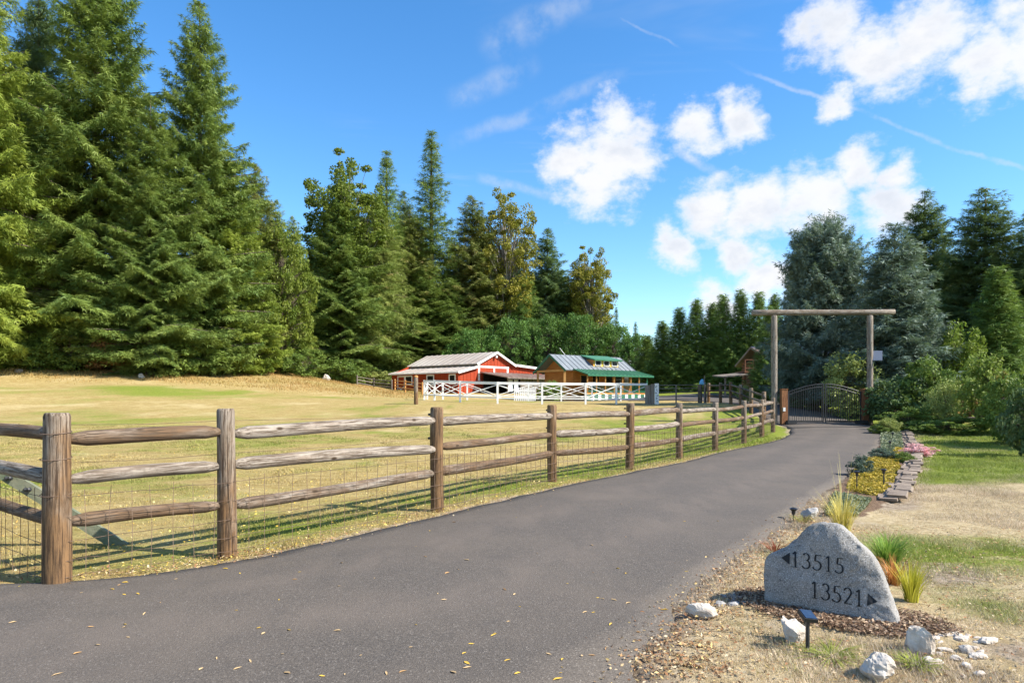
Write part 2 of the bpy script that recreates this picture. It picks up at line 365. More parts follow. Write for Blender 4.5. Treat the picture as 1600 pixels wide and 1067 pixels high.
_n = len(CT); _A = np.zeros((_n + 3, _n + 3)); _A[:_n, :_n] = tps(_d) + np.eye(_n) * 6.0
_A[:_n, _n] = 1; _A[:_n, _n+1:] = CT[:, :2]; _A[_n, :_n] = 1; _A[_n+1:, :_n] = CT[:, :2].T
_w = np.linalg.solve(_A, np.concatenate([CT[:, 2], [0, 0, 0]]))
def tz(x, y):
    x = np.clip(np.atleast_1d(np.asarray(x, float)), -190, 190); y = np.clip(np.atleast_1d(np.asarray(y, float)), -55, 290)
    out = np.zeros(len(x))
    for a in range(0, len(x), 20000):
        q = np.stack([x[a:a+20000], y[a:a+20000]], 1)
        d = ((q[:, None, :] - CT[None, :, :2]) ** 2).sum(-1)
        out[a:a+20000] = tps(d) @ _w[:_n] + _w[_n] + q @ _w[_n+1:]
    return out
def tz1(x, y): return float(tz([x], [y])[0])
def gp(px, d, dz=0.0):
    x = (px - 800) / F * d; return Vector((x, d, tz1(x, d) + dz))
# driveway edges, left and right, row by row
DW = [((-14,-9),(.7,-9)),((-14,-2),(.35,-2)),((-14,3),(.35,1.5)),((-11,5.2),(.62,3.62)),((-6,5.4),(.84,4.2)),((-3.6,5.6),(1.2,4.95)),((-2.55,6.25),(1.9,6.17)),((-1.95,7.05),(2.85,7.6)),((-.85,8.85),(3.96,9.4)),
      ((.8,11.5),(5.5,11.75)),((2.75,14.3),(7.6,15)),((4.1,16.2),(8.8,17)),((5.75,18.9),(10,18.9)),((8.0,22.0),(12.1,22.5)),((9.6,24.3),(13.6,25)),((11.2,27.4),(15.2,28)),((12.3,30.5),(16.3,31)),
      ((12.8,34),(16.9,34)),((13.6,38),(18,38)),((14.7,44),(19.6,44)),((15.2,50.5),(20.5,52)),((12,54),(17,60)),((7,55.5),(8,62)),((2,56),(2,62.5))]
def catmull(pts, n):
    pts = [np.array(p, float) for p in pts]; pts = [2*pts[0]-pts[1]] + pts + [2*pts[-1]-pts[-2]]; out = []
    for i in range(1, len(pts) - 2):
        for k in range(n):
            t = k / n; a, b, c, d = pts[i-1:i+3]
            out.append(0.5 * ((2*b) + (c-a)*t + (2*a-5*b+4*c-d)*t*t + (3*b-a-3*c+d)*t**3))
    out.append(pts[-2]); return np.array(out)
DL = catmull([r[0] for r in DW], 14); DR = catmull([r[1] for r in DW], 14)
_s = np.arange(len(DL))
DL[:, 0] += (vnoise(DL, 2.2, 5) - .5) * .16; DR[:, 0] += (vnoise(DR, 2.2, 9) - .5) * .20
DPOLY = np.vstack([DL, DR[::-1]])
def inpoly(x, y, poly):
    ins = np.zeros(len(x), bool); j = len(poly) - 1
    for i in range(len(poly)):
        xi, yi = poly[i]; xj, yj = poly[j]
        if yi != yj:
            c = ((yi > y) != (yj > y)) & (x < (xj - xi) * (y - yi) / (yj - yi) + xi); ins ^= c
        j = i
    return ins
def dist_poly(x, y, pl):
    best = np.full(len(x), 1e9)
    for a, b in zip(pl[:-1:2], pl[2::2]):
        ab = b - a; l2 = (ab ** 2).sum() + 1e-9
        t = np.clip(((x - a[0]) * ab[0] + (y - a[1]) * ab[1]) / l2, 0, 1)
        best = np.minimum(best, np.hypot(x - a[0] - t * ab[0], y - a[1] - t * ab[1]))
    return best
def sst(x, a, b):
    t = np.clip((x - a) / (b - a), 0, 1); return t * t * (3 - 2 * t)
BOULDER = (2.25, 4.85)
# the strip planted between drive and edging stones, as a polygon
BEDPX = [(1295,792),(1300,765),(1345,733),(1372,700),(1378,682),(1412,682),(1424,700),(1420,730),(1398,760),(1384,790),(1345,812)]
def flat(px, py, z=0.0):
    d = (CH - z) * F / (py - HY); return ((px - 800) / F * d, d)
BED = np.array([flat(*p) for p in BEDPX])
EDGE = np.array([flat(*p) for p in ((1410,683),(1421,700),(1424,716),(1417,735),(1405,752),(1393,772),(1386,790))])
def masks(x, y):
    """(green, bare soil, mulch) 0..1 on the ground"""
    q = np.stack([x, y], 1)
    n1 = vnoise(q, .12, 1, 3); n2 = vnoise(q, .55, 2, 3); n3 = vnoise(q, 2.6, 3, 3)
    right = x > np.interp(y, DR[:, 1], DR[:, 0]) - .1
    gL = .20 + (n1 - .5) * 1.1 + (n2 - .5) * .9 + (n3 - .5) * .5
    # fresher band below the bank, fresher strip along the drive fence
    band = np.exp(-((y - (52 + .18 * (x + 20))) / 5.0) ** 2) * sst(x, -48, -25) * (1 - sst(x, -12, 2))
    gL += band * .38
    dl = np.interp(y, DL[60:, 1], DL[60:, 0]) - x
    gL += np.exp(-((dl - 1.2) / 1.0) ** 2) * .55 * (y < 40) * sst(y, 5, 8) + sst(y, 16, 26) * (1 - sst(y, 34, 44)) * sst(x, 1, 8) * .5
    bank = sst(y - (58 + .22 * (x + 25)), -8, 3) * (x < 2)
    gL -= bank * .7
    gR = .10 + (n2 - .5) * 1.0 + (n3 - .5) * .7
    gR += sst(y, 11.3, 13) * .75
    gR -= np.exp(-((y - 9.4) / 1.3) ** 2) * .45
    gR += np.exp(-(((y - 6.75) / .8) ** 2 + ((x - 4.4) / 1.9) ** 2)) * .75
    gR += np.exp(-(((y - 4.9) / .5) ** 2 + ((x - 3.5) / .5) ** 2)) * .4
    gR -= sst(-y, -4.6, -3.6) * .12
    green = np.where(right, gR, gL)
    soil = np.exp(-(dl / .28) ** 2) * .8 * (1 - right) + np.where(right, np.exp(-((x - np.interp(y, DR[:, 1], DR[:, 0])) / .35) ** 2) * .8, 0)
    soil += np.where(right, sst(n2, .50, .66) * .75 * (y < 11), 0) + np.exp(-((x-3.05)**2/.35**2 + (y-4.05)**2/.3**2)) * .8
    soil += bank * sst(n2, .45, .7) * .3
    ed = dist_poly(x, y, np.repeat(EDGE, 2, 0))
    soil += np.exp(-(ed / .55) ** 2) * .9
    c, s = .8, -.6
    u = (x - BOULDER[0]) * c + (y - BOULDER[1]) * s; v = (x - BOULDER[0]) * -s + (y - BOULDER[1]) * c
    mulch = sst(-((u - .05) ** 2 / .85 ** 2 + (v + .05) ** 2 / .45 ** 2) + (n3 - .5) * .6, -1.0, -.35)
    bed = inpoly(x, y, BED)
    mulch = np.maximum(mulch, bed * .8)
    return np.clip(green, 0, 1), np.clip(soil, 0, 1), np.clip(mulch, 0, 1)
def axis(lo, hi, f0, f1, fine, grow):
    a = list(np.arange(f0, f1, fine)); s = fine
    while a[-1] < hi: s *= grow; a.append(a[-1] + s)
    s = fine; b = []
    c = a[0]
    while c > lo: s *= grow; c -= s; b.append(c)
    return np.array(b[::-1] + a)
gx = axis(-5000, 5000, -5.0, 6.5, .11, 1.06); gy = axis(-3000, 7000, 3.2, 13.0, .11, 1.042)
XX, YY = np.meshgrid(gx, gy); X1, Y1 = XX.ravel(), YY.ravel()
Z1 = tz(X1, Y1); Z0 = Z1.copy()
near = (np.abs(X1) < 30) & (Y1 > -12) & (Y1 < 70)
ins = np.zeros(len(X1), bool); ins[near] = inpoly(X1[near], Y1[near], DPOLY)
Z1 += (vnoise(np.stack([X1, Y1], 1), 1.7, 4, 3) - .5) * .05 * (~ins)
gm, smk, mm = masks(X1, Y1)
Z1 += mm * .03 * (~ins)
Z1[ins] -= .09
nx, ny = len(gx), len(gy); ii = np.arange(nx * ny).reshape(ny, nx)
quads = np.stack([ii[:-1, :-1].ravel(), ii[:-1, 1:].ravel(), ii[1:, 1:].ravel(), ii[1:, :-1].ravel()], 1)
m, gg, b, o = newmat('meadow_ground')
tc = gg.n('ShaderNodeNewGeometry').outputs['Position']
A = lambda n: gg.n('ShaderNodeAttribute', attribute_name=n).outputs['Fac']
nf = gg.noise(tc, 9, 6, .7); nm = gg.noise(gg.mapv(tc, (1, 2.5, 1)), 1.6, 6, .65); nl = gg.noise(tc, .35, 4, .6)
straw = gg.mix(gg.ss(nm, .3, .7), (.34,.25,.085), (.55,.43,.19))
straw = gg.mix(gg.ss(nf, .35, .7), gg.mix(.5, straw, (.20,.135,.05)), straw)
straw = gg.mix(gg.m('MULTIPLY', gg.ss(gg.noise(tc, 3.2, 6, .75), .54, .74), .5), straw, (.20,.14,.05))
straw = gg.mix(gg.m('MULTIPLY', gg.ss(nl, .5, .75), .5), straw, (.60,.49,.27))
grn = gg.mix(gg.ss(nf, .3, .7), (.13,.175,.024), (.25,.28,.045))
straw = gg.mix(gg.m('MULTIPLY', A('bleach'), .7), straw, gg.mix(gg.ss(nf, .3, .7), (.36,.27,.15), (.60,.50,.34)))
fac = gg.ss(gg.m('ADD', A('green'), gg.m('MULTIPLY', gg.m('SUBTRACT', nm, .5), 1.1)), .15, .85)
col = gg.mix(fac, straw, grn)
soilc = gg.mix(gg.ss(nf, .35, .65), (.20,.15,.10), (.42,.34,.25))
col = gg.mix(gg.ss(gg.m('ADD', A('soil'), gg.m('MULTIPLY', gg.m('SUBTRACT', nf, .5), .9)), .3, .75), col, soilc)
mul = gg.mix(gg.ss(gg.noise(tc, 45, 5, .7), .35, .65), (.11,.07,.045), (.27,.18,.115))
col = gg.mix(gg.ss(A('mulch'), .25, .7), col, mul)
gg.put(b.inputs['Base Color'], col); b.inputs['Roughness'].default_value = .95; b.inputs['Specular IOR Level'].default_value = .1
bn = gg.n('ShaderNodeBump'); bn.inputs['Strength'].default_value = .8; bn.inputs['Distance'].default_value = .05
gg.put(bn.inputs['Height'], gg.m('ADD', gg.noise(gg.mapv(tc, (1, 1, 1)), 28, 6, .75), gg.m('MULTIPLY', nm, .7))); gg.put(b.inputs['Normal'], bn.outputs[0])
put('meadow', np.stack([X1, Y1, Z1], 1), quads, m, None, True, {'green': gm, 'soil': smk, 'mulch': mm, 'bleach': (X1 > np.interp(Y1, DR[:, 1], DR[:, 0])) * sst(-Y1, -16, -11)}, kind='structure')
# driveway: crowned sheet with a short broken edge face
m, gg, b, o = newmat('asphalt')
tc = gg.n('ShaderNodeNewGeometry').outputs['Position']
ag = gg.n('ShaderNodeTexVoronoi'); gg.put(ag.inputs['Vector'], tc); ag.inputs['Scale'].default_value = 120
fine = gg.noise(tc, 65, 5, .8); big = gg.noise(gg.mapv(tc, (1, 1, 1)), .55, 5, .6); med = gg.noise(tc, 5, 4, .6)
col = gg.mix(gg.ss(fine, .3, .7), (.050,.043,.036), (.130,.110,.090))
col = gg.mix(gg.m('MULTIPLY', gg.ss(ag.outputs['Color'], .72, .95), .5), col, (.30,.27,.235))
col = gg.mix(gg.m('MULTIPLY', gg.ss(big, .38, .68), .45), col, (.145,.118,.092))
col = gg.mix(gg.m('MULTIPLY', gg.ss(med, .5, .8), .25), col, (.05,.046,.044))
lane = gg.n('ShaderNodeAttribute', attribute_name='lane').outputs['Fac']
col = gg.mix(gg.m('MULTIPLY', gg.m('MULTIPLY', lane, gg.ss(gg.noise(gg.mapv(tc, (1.5, .5, 1), (0, 0, R(-35))), 2.2, 5, .65), .3, .65)), .5), col, (.155,.125,.10))
gg.put(b.inputs['Base Color'], col); b.inputs['Roughness'].default_value = .8; b.inputs['Specular IOR Level'].default_value = .35
bn = gg.n('ShaderNodeBump'); bn.inputs['Strength'].default_value = .5; bn.inputs['Distance'].default_value = .006
gg.put(bn.inputs['Height'], gg.m('ADD', ag.outputs['Distance'], fine)); gg.put(b.inputs['Normal'], bn.outputs[0])
nc = 18; V = []
for l, r in zip(DL, DR):
    for k in range(nc + 1):
        t = k / nc; p = l + (r - l) * t; V.append((p[0], p[1], .035 * math.sin(math.pi * t)))
V = np.array(V); V[:, 2] += tz(V[:, 0], V[:, 1]) + .022 - .05 * 0
LN = np.tile(np.array([math.exp(-((k / nc - .30) / .09) ** 2) + math.exp(-((k / nc - .68) / .09) ** 2) for k in range(nc + 1)]), len(DL))
nr = len(DL); ii = np.arange(nr * (nc + 1)).reshape(nr, nc + 1)
q = [np.stack([ii[:-1, :-1].ravel(), ii[:-1, 1:].ravel(), ii[1:, 1:].ravel(), ii[1:, :-1].ravel()], 1)]
base = len(V); lo = []
for side, off in ((0, -.03), (nc, .03)):
    e = V[ii[:, side]].copy(); e[:, 2] -= .1; e[:, 0] += off; lo.append(e)
V = np.vstack([V] + lo); L0 = base + np.arange(nr); R0 = base + nr + np.arange(nr)
q.append(np.stack([ii[:-1, 0], ii[1:, 0], L0[1:], L0[:-1]], 1)); q.append(np.stack([ii[1:, nc], ii[:-1, nc], R0[:-1], R0[1:]], 1))
put('driveway', V, np.vstack(q), m, None, True, {'lane': np.concatenate([LN, np.zeros(2 * nr)])}, kind='structure')
def dz(x, y): return tz1(x, y) + .022
# pale paved strip and drainage channel in front of the gate
ch = [(11.75 + (16.0 - 11.75) * k / 8, 29.6) for k in range(9)]
put('drain_channel', merge([beamv((x0, y0, dz(x0, y0) + .034), (x1, y1, dz(x1, y1) + .034), .11, .02) for (x0, y0), (x1, y1) in zip(ch[:-1], ch[1:])])[0],
    merge([beamv((0,0,0),(1,0,0),.1,.1)] * 8)[1], MAT['black'], None, label='narrow dark drain channel across the asphalt before the iron gate', category='drain')

# ------------------------------------------------------------------ round timber
rngp = random.Random(4)
def round_timber(L, r0, r1, seed, taper=0.0, axis=0, sides=14, segs=9, wob=.012):
    rn = random.Random(seed); V = []; Fc = []
    ts = [i / segs for i in range(segs + 1)]
    prof = [(t * L, 1.0) for t in ts]
    if taper: prof = [(0, .45), (taper * .35, .72), (taper, 1)] + [(taper + (L - 2 * taper) * i / segs, 1) for i in range(1, segs)] + [(L - taper, 1), (L - taper * .35, .72), (L, .45)]
    else: prof = prof[:-1] + [(L - .03, 1), (L - .008, .93), (L, .84)]
    ph = [rn.uniform(0, 6.3) for _ in range(4)]
    for x, s in prof:
        t = x / L; r = (r0 + (r1 - r0) * t) * s * (1 + .03 * math.sin(5 * t + ph[0]))
        oy = wob * math.sin(3.1 * t + ph[1]); oz = wob * math.sin(3.7 * t + ph[2])
        for k in range(sides):
            a = 2 * math.pi * k / sides; rr = r * (1 + .035 * math.sin(3 * a + ph[3]) + .02 * math.sin(5 * a + ph[0] + 2 * t))
            V.append((x, oy + rr * math.cos(a), oz + rr * math.sin(a)))
    n = len(prof)
    for i in range(n - 1):
        for k in range(sides):
            k2 = (k + 1) % sides; Fc.append((i*sides+k, i*sides+k2, (i+1)*sides+k2, (i+1)*sides+k))
    Fc.append(tuple(range(sides))[::-1]); Fc.append(tuple(range((n-1)*sides, n*sides)))
    if axis == 2: V = [(y, z, x) for x, y, z in V]
    return V, Fc
def post(parent, p, h, r, m, seed, name='post', sink=.25, lean=.012):
    V, Fc = round_timber(h + sink, r, r * .95, seed, 0, 2, wob=.006)
    o = link(bpy.data.objects.new(name, mesh(name, V, Fc, m, True)), parent)
    o.location = Vector(p) - rootloc(parent) - Vector((0, 0, sink)); rn = random.Random(seed + 9)
    o.rotation_euler = (rn.uniform(-lean, lean), rn.uniform(-lean, lean), rn.uniform(0, 6))
    return o
def rail(parent, a, b, r, m, seed, name='rail', taper=.16, wob=.014, sides=12):
    a, b = Vector(a), Vector(b); L = (b - a).length
    V, Fc = round_timber(L, r, r * .94, seed, taper, 0, sides, wob=wob)
    o = link(bpy.data.objects.new(name, mesh(name, V, Fc, m, True)), parent)
    o.location = a - rootloc(parent); o.rotation_euler = (b - a).to_track_quat('X', 'Z').to_euler()
    return o
FP = [(-6.45,7.7),(-3.72,5.57),(-2.73,6.55),(-1.01,9.17),(.73,12.35),(2.5,14.5),(4.17,17),(5.87,19.7),(7.67,22.6),(9.25,25.3),(10.6,27.7),(12.1,31.7)]
fz = [tz1(*p) for p in FP]
fence = thing('rail_fence', (FP[1][0], FP[1][1], fz[1]), 'weathered three rail timber fence with wire mesh along the driveway', 'fence')
for i, (p, z) in enumerate(zip(FP[:-1], fz[:-1])):
    post(fence, (p[0], p[1], z), (1.40, 1.40, 1.42)[i % 3] if i != 1 else 1.40, .105 if i == 1 else .088 - .002 * (i > 5), MAT['post'], 30 + i)
wires = []
for i in range(len(FP) - 1):
    a = Vector((*FP[i], fz[i])); b = Vector((*FP[i+1], fz[i+1])); d = (b - a).normalized(); d2 = Vector((d.x, d.y, 0)).normalized(); nrm = Vector((d2.y, -d2.x, 0))
    for k, h in enumerate((1.205, .86, .505)):
        rn = random.Random(i * 7 + k); j = lambda: rn.uniform(-.022, .022)
        rail(fence, a + d * .06 + Vector((0, 0, h + j())), b - d * .05 + Vector((0, 0, h + j())), .064 + rn.uniform(-.006, .006), MAT['rail'], 100 + i * 5 + k)
    # wire mesh panel on the drive side
    if i in (10,): continue
    off = nrm * .10; L = (b - a).length; rn = random.Random(i); lst = []
    tk = .0028 if i < 3 else .004
    for h in (.07, .20, .36, .55, .72):
        n = 7; lst.append(tube_np([a + off + d * (L * s / n) + Vector((0, 0, h + rn.uniform(-.012, .012))) + nrm * rn.uniform(-.01, .01) for s in range(n + 1)], tk, 3, False))
    n = max(4, int(L / .17))
    for s in range(n + 1):
        x = L * s / n + rn.uniform(-.015, .015)
        lst.append(tube_np([a + off + d * x + Vector((0, 0, .02)), a + off + d * (x + rn.uniform(-.012, .012)) + nrm * rn.uniform(-.012, .012) + Vector((0, 0, .40)), a + off + d * (x + rn.uniform(-.02, .02)) + Vector((0, 0, .74 + rn.uniform(0, .05)))], tk, 3, False))
    V, Fc = merge(lst); put('wire_mesh', V, Fc, MAT['wire'], fence)
# wire ties round the corner post
for h in (.74, 1.03, 1.24):
    c = Vector((*FP[1], h)); put('wire_tie', *tube_np([c + Vector((math.cos(t) * .112, math.sin(t) * .112, .01 * math.sin(t))) for t in np.linspace(0, 6.283, 15)], .004, 4, False), MAT['wire'], fence)
# slanting faded green board behind the corner post, with insulators
a = Vector((-5.35, 6.75, .98)); b = Vector((-4.0, 7.05, 0.0)); br = thing('brace_board', (b.x, b.y, 0), 'slanting faded green board braced behind the corner fence post', 'board')
beam('board', b - Vector((0, 0, .03)), a, .05, .12, MAT['greenboard'], br)
for t in (.62, .74, .86):
    c = b + (a - b) * t + Vector((0, -.05, .0)); put('insulator', *tube_np([c + Vector((-.035, 0, 0)), c + Vector((-.02, 0, 0)), c, c + Vector((.02, 0, 0)), c + Vector((.035, 0, 0))], [.014, .026, .014, .026, .014], 8), MAT['black'], br)
# electric strand carried along the meadow side of the fence
est = thing('electric_strand', (FP[2][0] - .1, FP[2][1] + .1, 0), 'thin electric wire strand with black insulators behind the drive fence', 'wire')
lst = []
for i in range(1, 8):
    a = Vector((*FP[i], fz[i])); b = Vector((*FP[i+1], fz[i+1])); d = (b - a).normalized(); nrm = Vector((-d.y, d.x, 0)) * .115
    for h in (1.30, .98):
        lst.append(tube_np([a + nrm + Vector((0, 0, h)), (a + b) / 2 + nrm + Vector((0, 0, h - .015)), b + nrm + Vector((0, 0, h))], .0022, 3, False))
        c = a + nrm * .95 + Vector((0, 0, h)); put('insulator', *tube_np([c - d * .03, c + d * .03], .018, 6), MAT['black'], est)
V, Fc = merge(lst); put('strand', V, Fc, MAT['wire'], est)

# ------------------------------------------------------------------ log gateway and iron gate
GL, GR_, GY = 12.30, 16.78, 32.0
gzl, gzr = tz1(GL, GY), tz1(GR_, GY)
arch = thing('log_gateway', (GL, GY, gzl), 'tall log gateway with a crossbeam spanning the driveway', 'gateway')
post(arch, (GL, GY, gzl), 5.12, .14, MAT['log'], 501, 'upright_log', .4, .004); post(arch, (GR_, GY, gzr), 5.12 + gzl - gzr, .14, MAT['log'], 502, 'upright_log', .4, .004)
rail(arch, (GL - 1.05, GY, gzl + 5.22), (GR_ + 1.15, GY, gzl + 5.30), .135, MAT['logx'], 503, 'crossbeam', .02, .02, 16)
sp = thing('solar_panel', (GR_ + .3, GY - .1, gzr + 3.0), 'small solar panel bracketed to the right upright of the log gateway', 'solar panel')
c = Vector((GR_ + .30, GY - .1, gzr + 3.22)); beam('bracket', (GR_ + .1, GY - .06, gzr + 2.95), c + Vector((-.05, .03, -.05)), .04, .04, MAT['black'], sp)
pu = Vector((.09, .16, .38)).normalized(); pr = Vector((.93, -.35, 0)).normalized(); pn = pr.cross(pu)
V = [c + pr * i * .20 + pu * j * .26 + pn * k * .015 for k in (-1, 1) for i, j in ((-1,-1),(1,-1),(1,1),(-1,1))]
fr = put('frame', V, BOXF, MAT['alu'], sp)
V = [c + pr * i * .18 + pu * j * .24 + pn * (k * .004 + .017) for k in (-1, 1) for i, j in ((-1,-1),(1,-1),(1,1),(-1,1))]
put('cell', V, BOXF, MAT['alu'], fr)
gate_posts = []
for x, s in ((GL + .38, 1), (GR_ - .33, -1)):
    z = tz1(x, GY - .15); t = thing('gate_post', (x, GY - .15, z), 'square reddish timber gate post ' + ('beside the end of the rail fence' if s > 0 else 'under the solar panel'), 'post')
    box('shaft', (x, GY - .15, z - .2), .27, .27, 1.86, MAT['redpost'], t); box('cap', (x, GY - .15, z + 1.66), .30, .30, .035, MAT['redpost'], t)
    if s > 0: box('keypad', (x - .05, GY - .32, z + .65), .10, .06, .17, MAT['white'], t)
gx0, gx1 = GL + .56, GR_ - .50; gm_ = (gx0 + gx1) / 2
gz = tz1(gm_, GY) + .10
def top_h(x): return 1.42 + .38 * math.cos((x - gm_) / (gx1 - gx0) * math.pi) ** 1.0
for nm, a, b, lab in (('left', gx0, gm_ - .03, 'black iron gate leaf hung next to the rail fence end post'), ('right', gm_ + .03, gx1, 'black iron gate leaf hung below the solar panel')):
    t = thing('iron_gate', (a if nm == 'left' else b, GY - .15, gz), lab, 'gate', 'pair of arched iron driveway gates')
    y = GY - .15
    for h0 in (0.06, ): beam('bottom_rail', (a, y, gz + h0), (b, y, gz + h0), .045, .07, MAT['black'], t)
    for x in (a + .025, b - .025): beam('stile', (x, y, gz), (x, y, gz + top_h(x) + .02), .05, .05, MAT['black'], t)
    for off in (0, -.14):
        V, Fc = tube_np([(x, y, gz + top_h(x) + off) for x in np.linspace(a + .03, b - .03, 14)], .024, 6); put('top_rail', V, Fc, MAT['black'], t)
    n = 16
    for k in range(1, n):
        x = a + (b - a) * k / n; beam('bar', (x, y, gz + .08), (x, y, gz + top_h(x)), .020, .020, MAT['black'], t)
for a, b, lab in (((GL + .45, GY - .35, gz + .03), (GL + 1.7, GY - .24, gz + .06), 'black opener arm at the foot of the gate leaf by the fence'), ((GR_ - .3, GY - .35, gz + .03), (GR_ - 1.8, GY - .24, gz + .06), 'black opener arm at the foot of the gate leaf by the solar panel')):
    t = thing('gate_opener', a, lab, 'gate opener'); a, b = Vector(a), Vector(b)
    beam('motor_housing', a - Vector((0, 0, .0)), a + (b - a) * .35, .16, .16, MAT['black'], t); beam('push_rod', a + (b - a) * .35, b, .06, .06, MAT['black'], t)
    beam('foot', a - Vector((0, 0, .18)), a, .12, .12, MAT['black'], t)
# rail fence running on behind the gate
BP = [(12.05,32.5),(12.9,35),(13.3,38),(13.75,41),(14.1,44),(14.35,47),(14.4,50)]
f2 = thing('dark_rail_fence', (*BP[1], tz1(*BP[1])), 'dark old rail fence running on behind the log gateway', 'fence')
for i, p in enumerate(BP[1:]): post(f2, (*p, tz1(*p)), 1.42, .11, MAT['post'], 60 + i)
for i in range(len(BP) - 1):
    for k, h in enumerate((1.22, .85, .48)):
        a = Vector((*BP[i], tz1(*BP[i]) + h)); b = Vector((*BP[i+1], tz1(*BP[i+1]) + h)); rail(f2, a, b, .06, MAT['darkrail'], 160 + i * 3 + k)
RP = [(17.0,32.0),(19.9,31.2),(22.8,30.5),(25.8,30.0),(28.8,29.6)]
f3 = thing('garden_rail_fence', (*RP[1], tz1(*RP[1])), 'dark rail fence behind the garden shrubs, right of the log gateway', 'fence')
for i, p in enumerate(RP[1:]): post(f3, (*p, tz1(*p)), 1.4, .09, MAT['post'], 80 + i)
for i in range(len(RP) - 1):
    for k, h in enumerate((1.05, .62, .25)):
        a = Vector((*RP[i], tz1(*RP[i]) + h)); b = Vector((*RP[i+1], tz1(*RP[i+1]) + h)); rail(f3, a, b, .06, MAT['darkrail'], 190 + i * 3 + k)

# ------------------------------------------------------------------ white paddock fence
wp = [gp(x, d) for x, d in ((1010,47),(963,46.4),(915,45.4),(847,45),(777.6,45),(719,46.2),(679,48.2),(663,50),(667.5,51.5),(692,52.5),(730,53.2),(777,53.8),(826,54.2),(877,54.6),(925,55),(970,54))]
wf = thing('white_paddock_fence', wp[3], 'white board paddock fence with crossed braces below the barn', 'fence')
for p in wp: box('post', (p.x, p.y, p.z - .2), .12, .12, 1.64, MAT['white'], wf)
for a, b in zip(wp[:-1], wp[1:]):
    Z = lambda p, h: Vector((p.x, p.y, p.z + h))
    beam('top_board', Z(a, 1.36), Z(b, 1.36), .05, .15, MAT['white'], wf); beam('bottom_board', Z(a, .38), Z(b, .38), .05, .075, MAT['white'], wf)
    dd = (b - a).normalized(); nn_ = Vector((dd.y, -dd.x, 0)) * .028
    beam('cross_brace', Z(a, .42) + nn_, Z(b, 1.25) + nn_, .03, .042, MAT['white'], wf); beam('cross_brace', Z(a, 1.25) - nn_, Z(b, .42) - nn_, .03, .042, MAT['white'], wf)
p = gp(650, 44); t = thing('timber_post', p, 'thick dark lone timber post left of the white paddock fence', 'post'); post(t, p, 1.75, .14, MAT['post'], 333, 'shaft'); put('cap', *tube_np([p + Vector((0,0,1.74)), p + Vector((0,0,1.80)), p + Vector((0,0,1.86))], [.14, .13, .06], 10), MAT['cedarpost'], t)
# upright slabs with a white notice board at the end of the white fence
p = gp(1016, 46.3); t = thing('slab_post', p, 'pair of grey upright timber slabs at the end of the white paddock fence', 'post')
box('slab', (p.x - .16, p.y, p.z - .2), .36, .14, 1.5, MAT['oldboard'], t); box('slab', (p.x + .15, p.y - .05, p.z - .2), .22, .16, 1.58, MAT['oldboard'], t)
p2 = p + Vector((.42, -.1, 0)); t = thing('notice_board', p2, 'upright white board with dark cut marks on the grey slab post', 'sign')
box('board', (p2.x, p2.y, p2.z - .1), .28, .03, 1.52, MAT['white'], t)
for k, (dx, h, w, hh) in enumerate(((-.02,1.18,.13,.10),(.03,.98,.08,.12),(-.05,.80,.09,.09),(.04,.62,.12,.08),(-.03,.42,.10,.10),(.02,.2,.14,.05))):
    put('mark', *tube_np([(p2.x + dx + w * .5 * math.cos(a), p2.y - .02, p2.z + h + hh * .5 * math.sin(a)) for a in np.linspace(0.4 + k, 4.6 + k, 8)], .016, 4), MAT['dark'], t)
# tubular pasture gates
for k, (a, b, lab) in enumerate((((1028,46.5),(1056,47.6),'tubular grey pasture gate beside the white notice board'), ((1057,47.6),(1091,48.8),'tubular grey pasture gate beside the posts with the blue sack'))):
    a, b = gp(*a), gp(*b); t = thing('pasture_gate', a, lab, 'gate', 'tubular pasture gates')
    for h in (.3, .55, .8, 1.05, 1.28): put('tube', *tube_np([a + Vector((0,0,h)), b + Vector((0,0,h))], .022, 6), MAT['oldboard'], t)
    for q in (a, b): put('upright', *tube_np([q + Vector((0,0,.0)), q + Vector((0,0,1.3))], .03, 6), MAT['oldboard'], t)
p = gp(1097, 48.6); t = thing('double_post', p, 'two dark gate posts with a tall thin pole, blue sack on top', 'post')
post(t, p + Vector((-.12, 0, 0)), 1.32, .14, MAT['darkrail'], 71, 'shaft'); post(t, p + Vector((.24, .1, 0)), 1.3, .10, MAT['darkrail'], 72, 'shaft'); put('pole', *tube_np([p + Vector((.12,-.12,-.1)), p + Vector((.14,-.12,1.95))], .035, 6), MAT['oldboard'], t)
rn = np.random.default_rng(3); c = np.array(p) + (0, -.03, 1.28); V = []; Fc = []
for i in range(7):
    for k in range(10):
        a = 6.283 * k / 10; r = (.17, .21, .2, .17, .15, .10, .03)[i] * rn.uniform(.85, 1.15); V.append(c + (r * math.cos(a), r * .7 * math.sin(a), i * .07 + rn.uniform(-.015, .015)))
for i in range(6):
    for k in range(10): Fc.append((i*10+k, i*10+(k+1)%10, (i+1)*10+(k+1)%10, (i+1)*10+k))
Fc += [tuple(range(10))[::-1], tuple(range(60, 70))]
put('feed_sack', V, Fc, MAT['blue'], None, True, label='crumpled light blue sack draped over the dark gate post', category='sack')
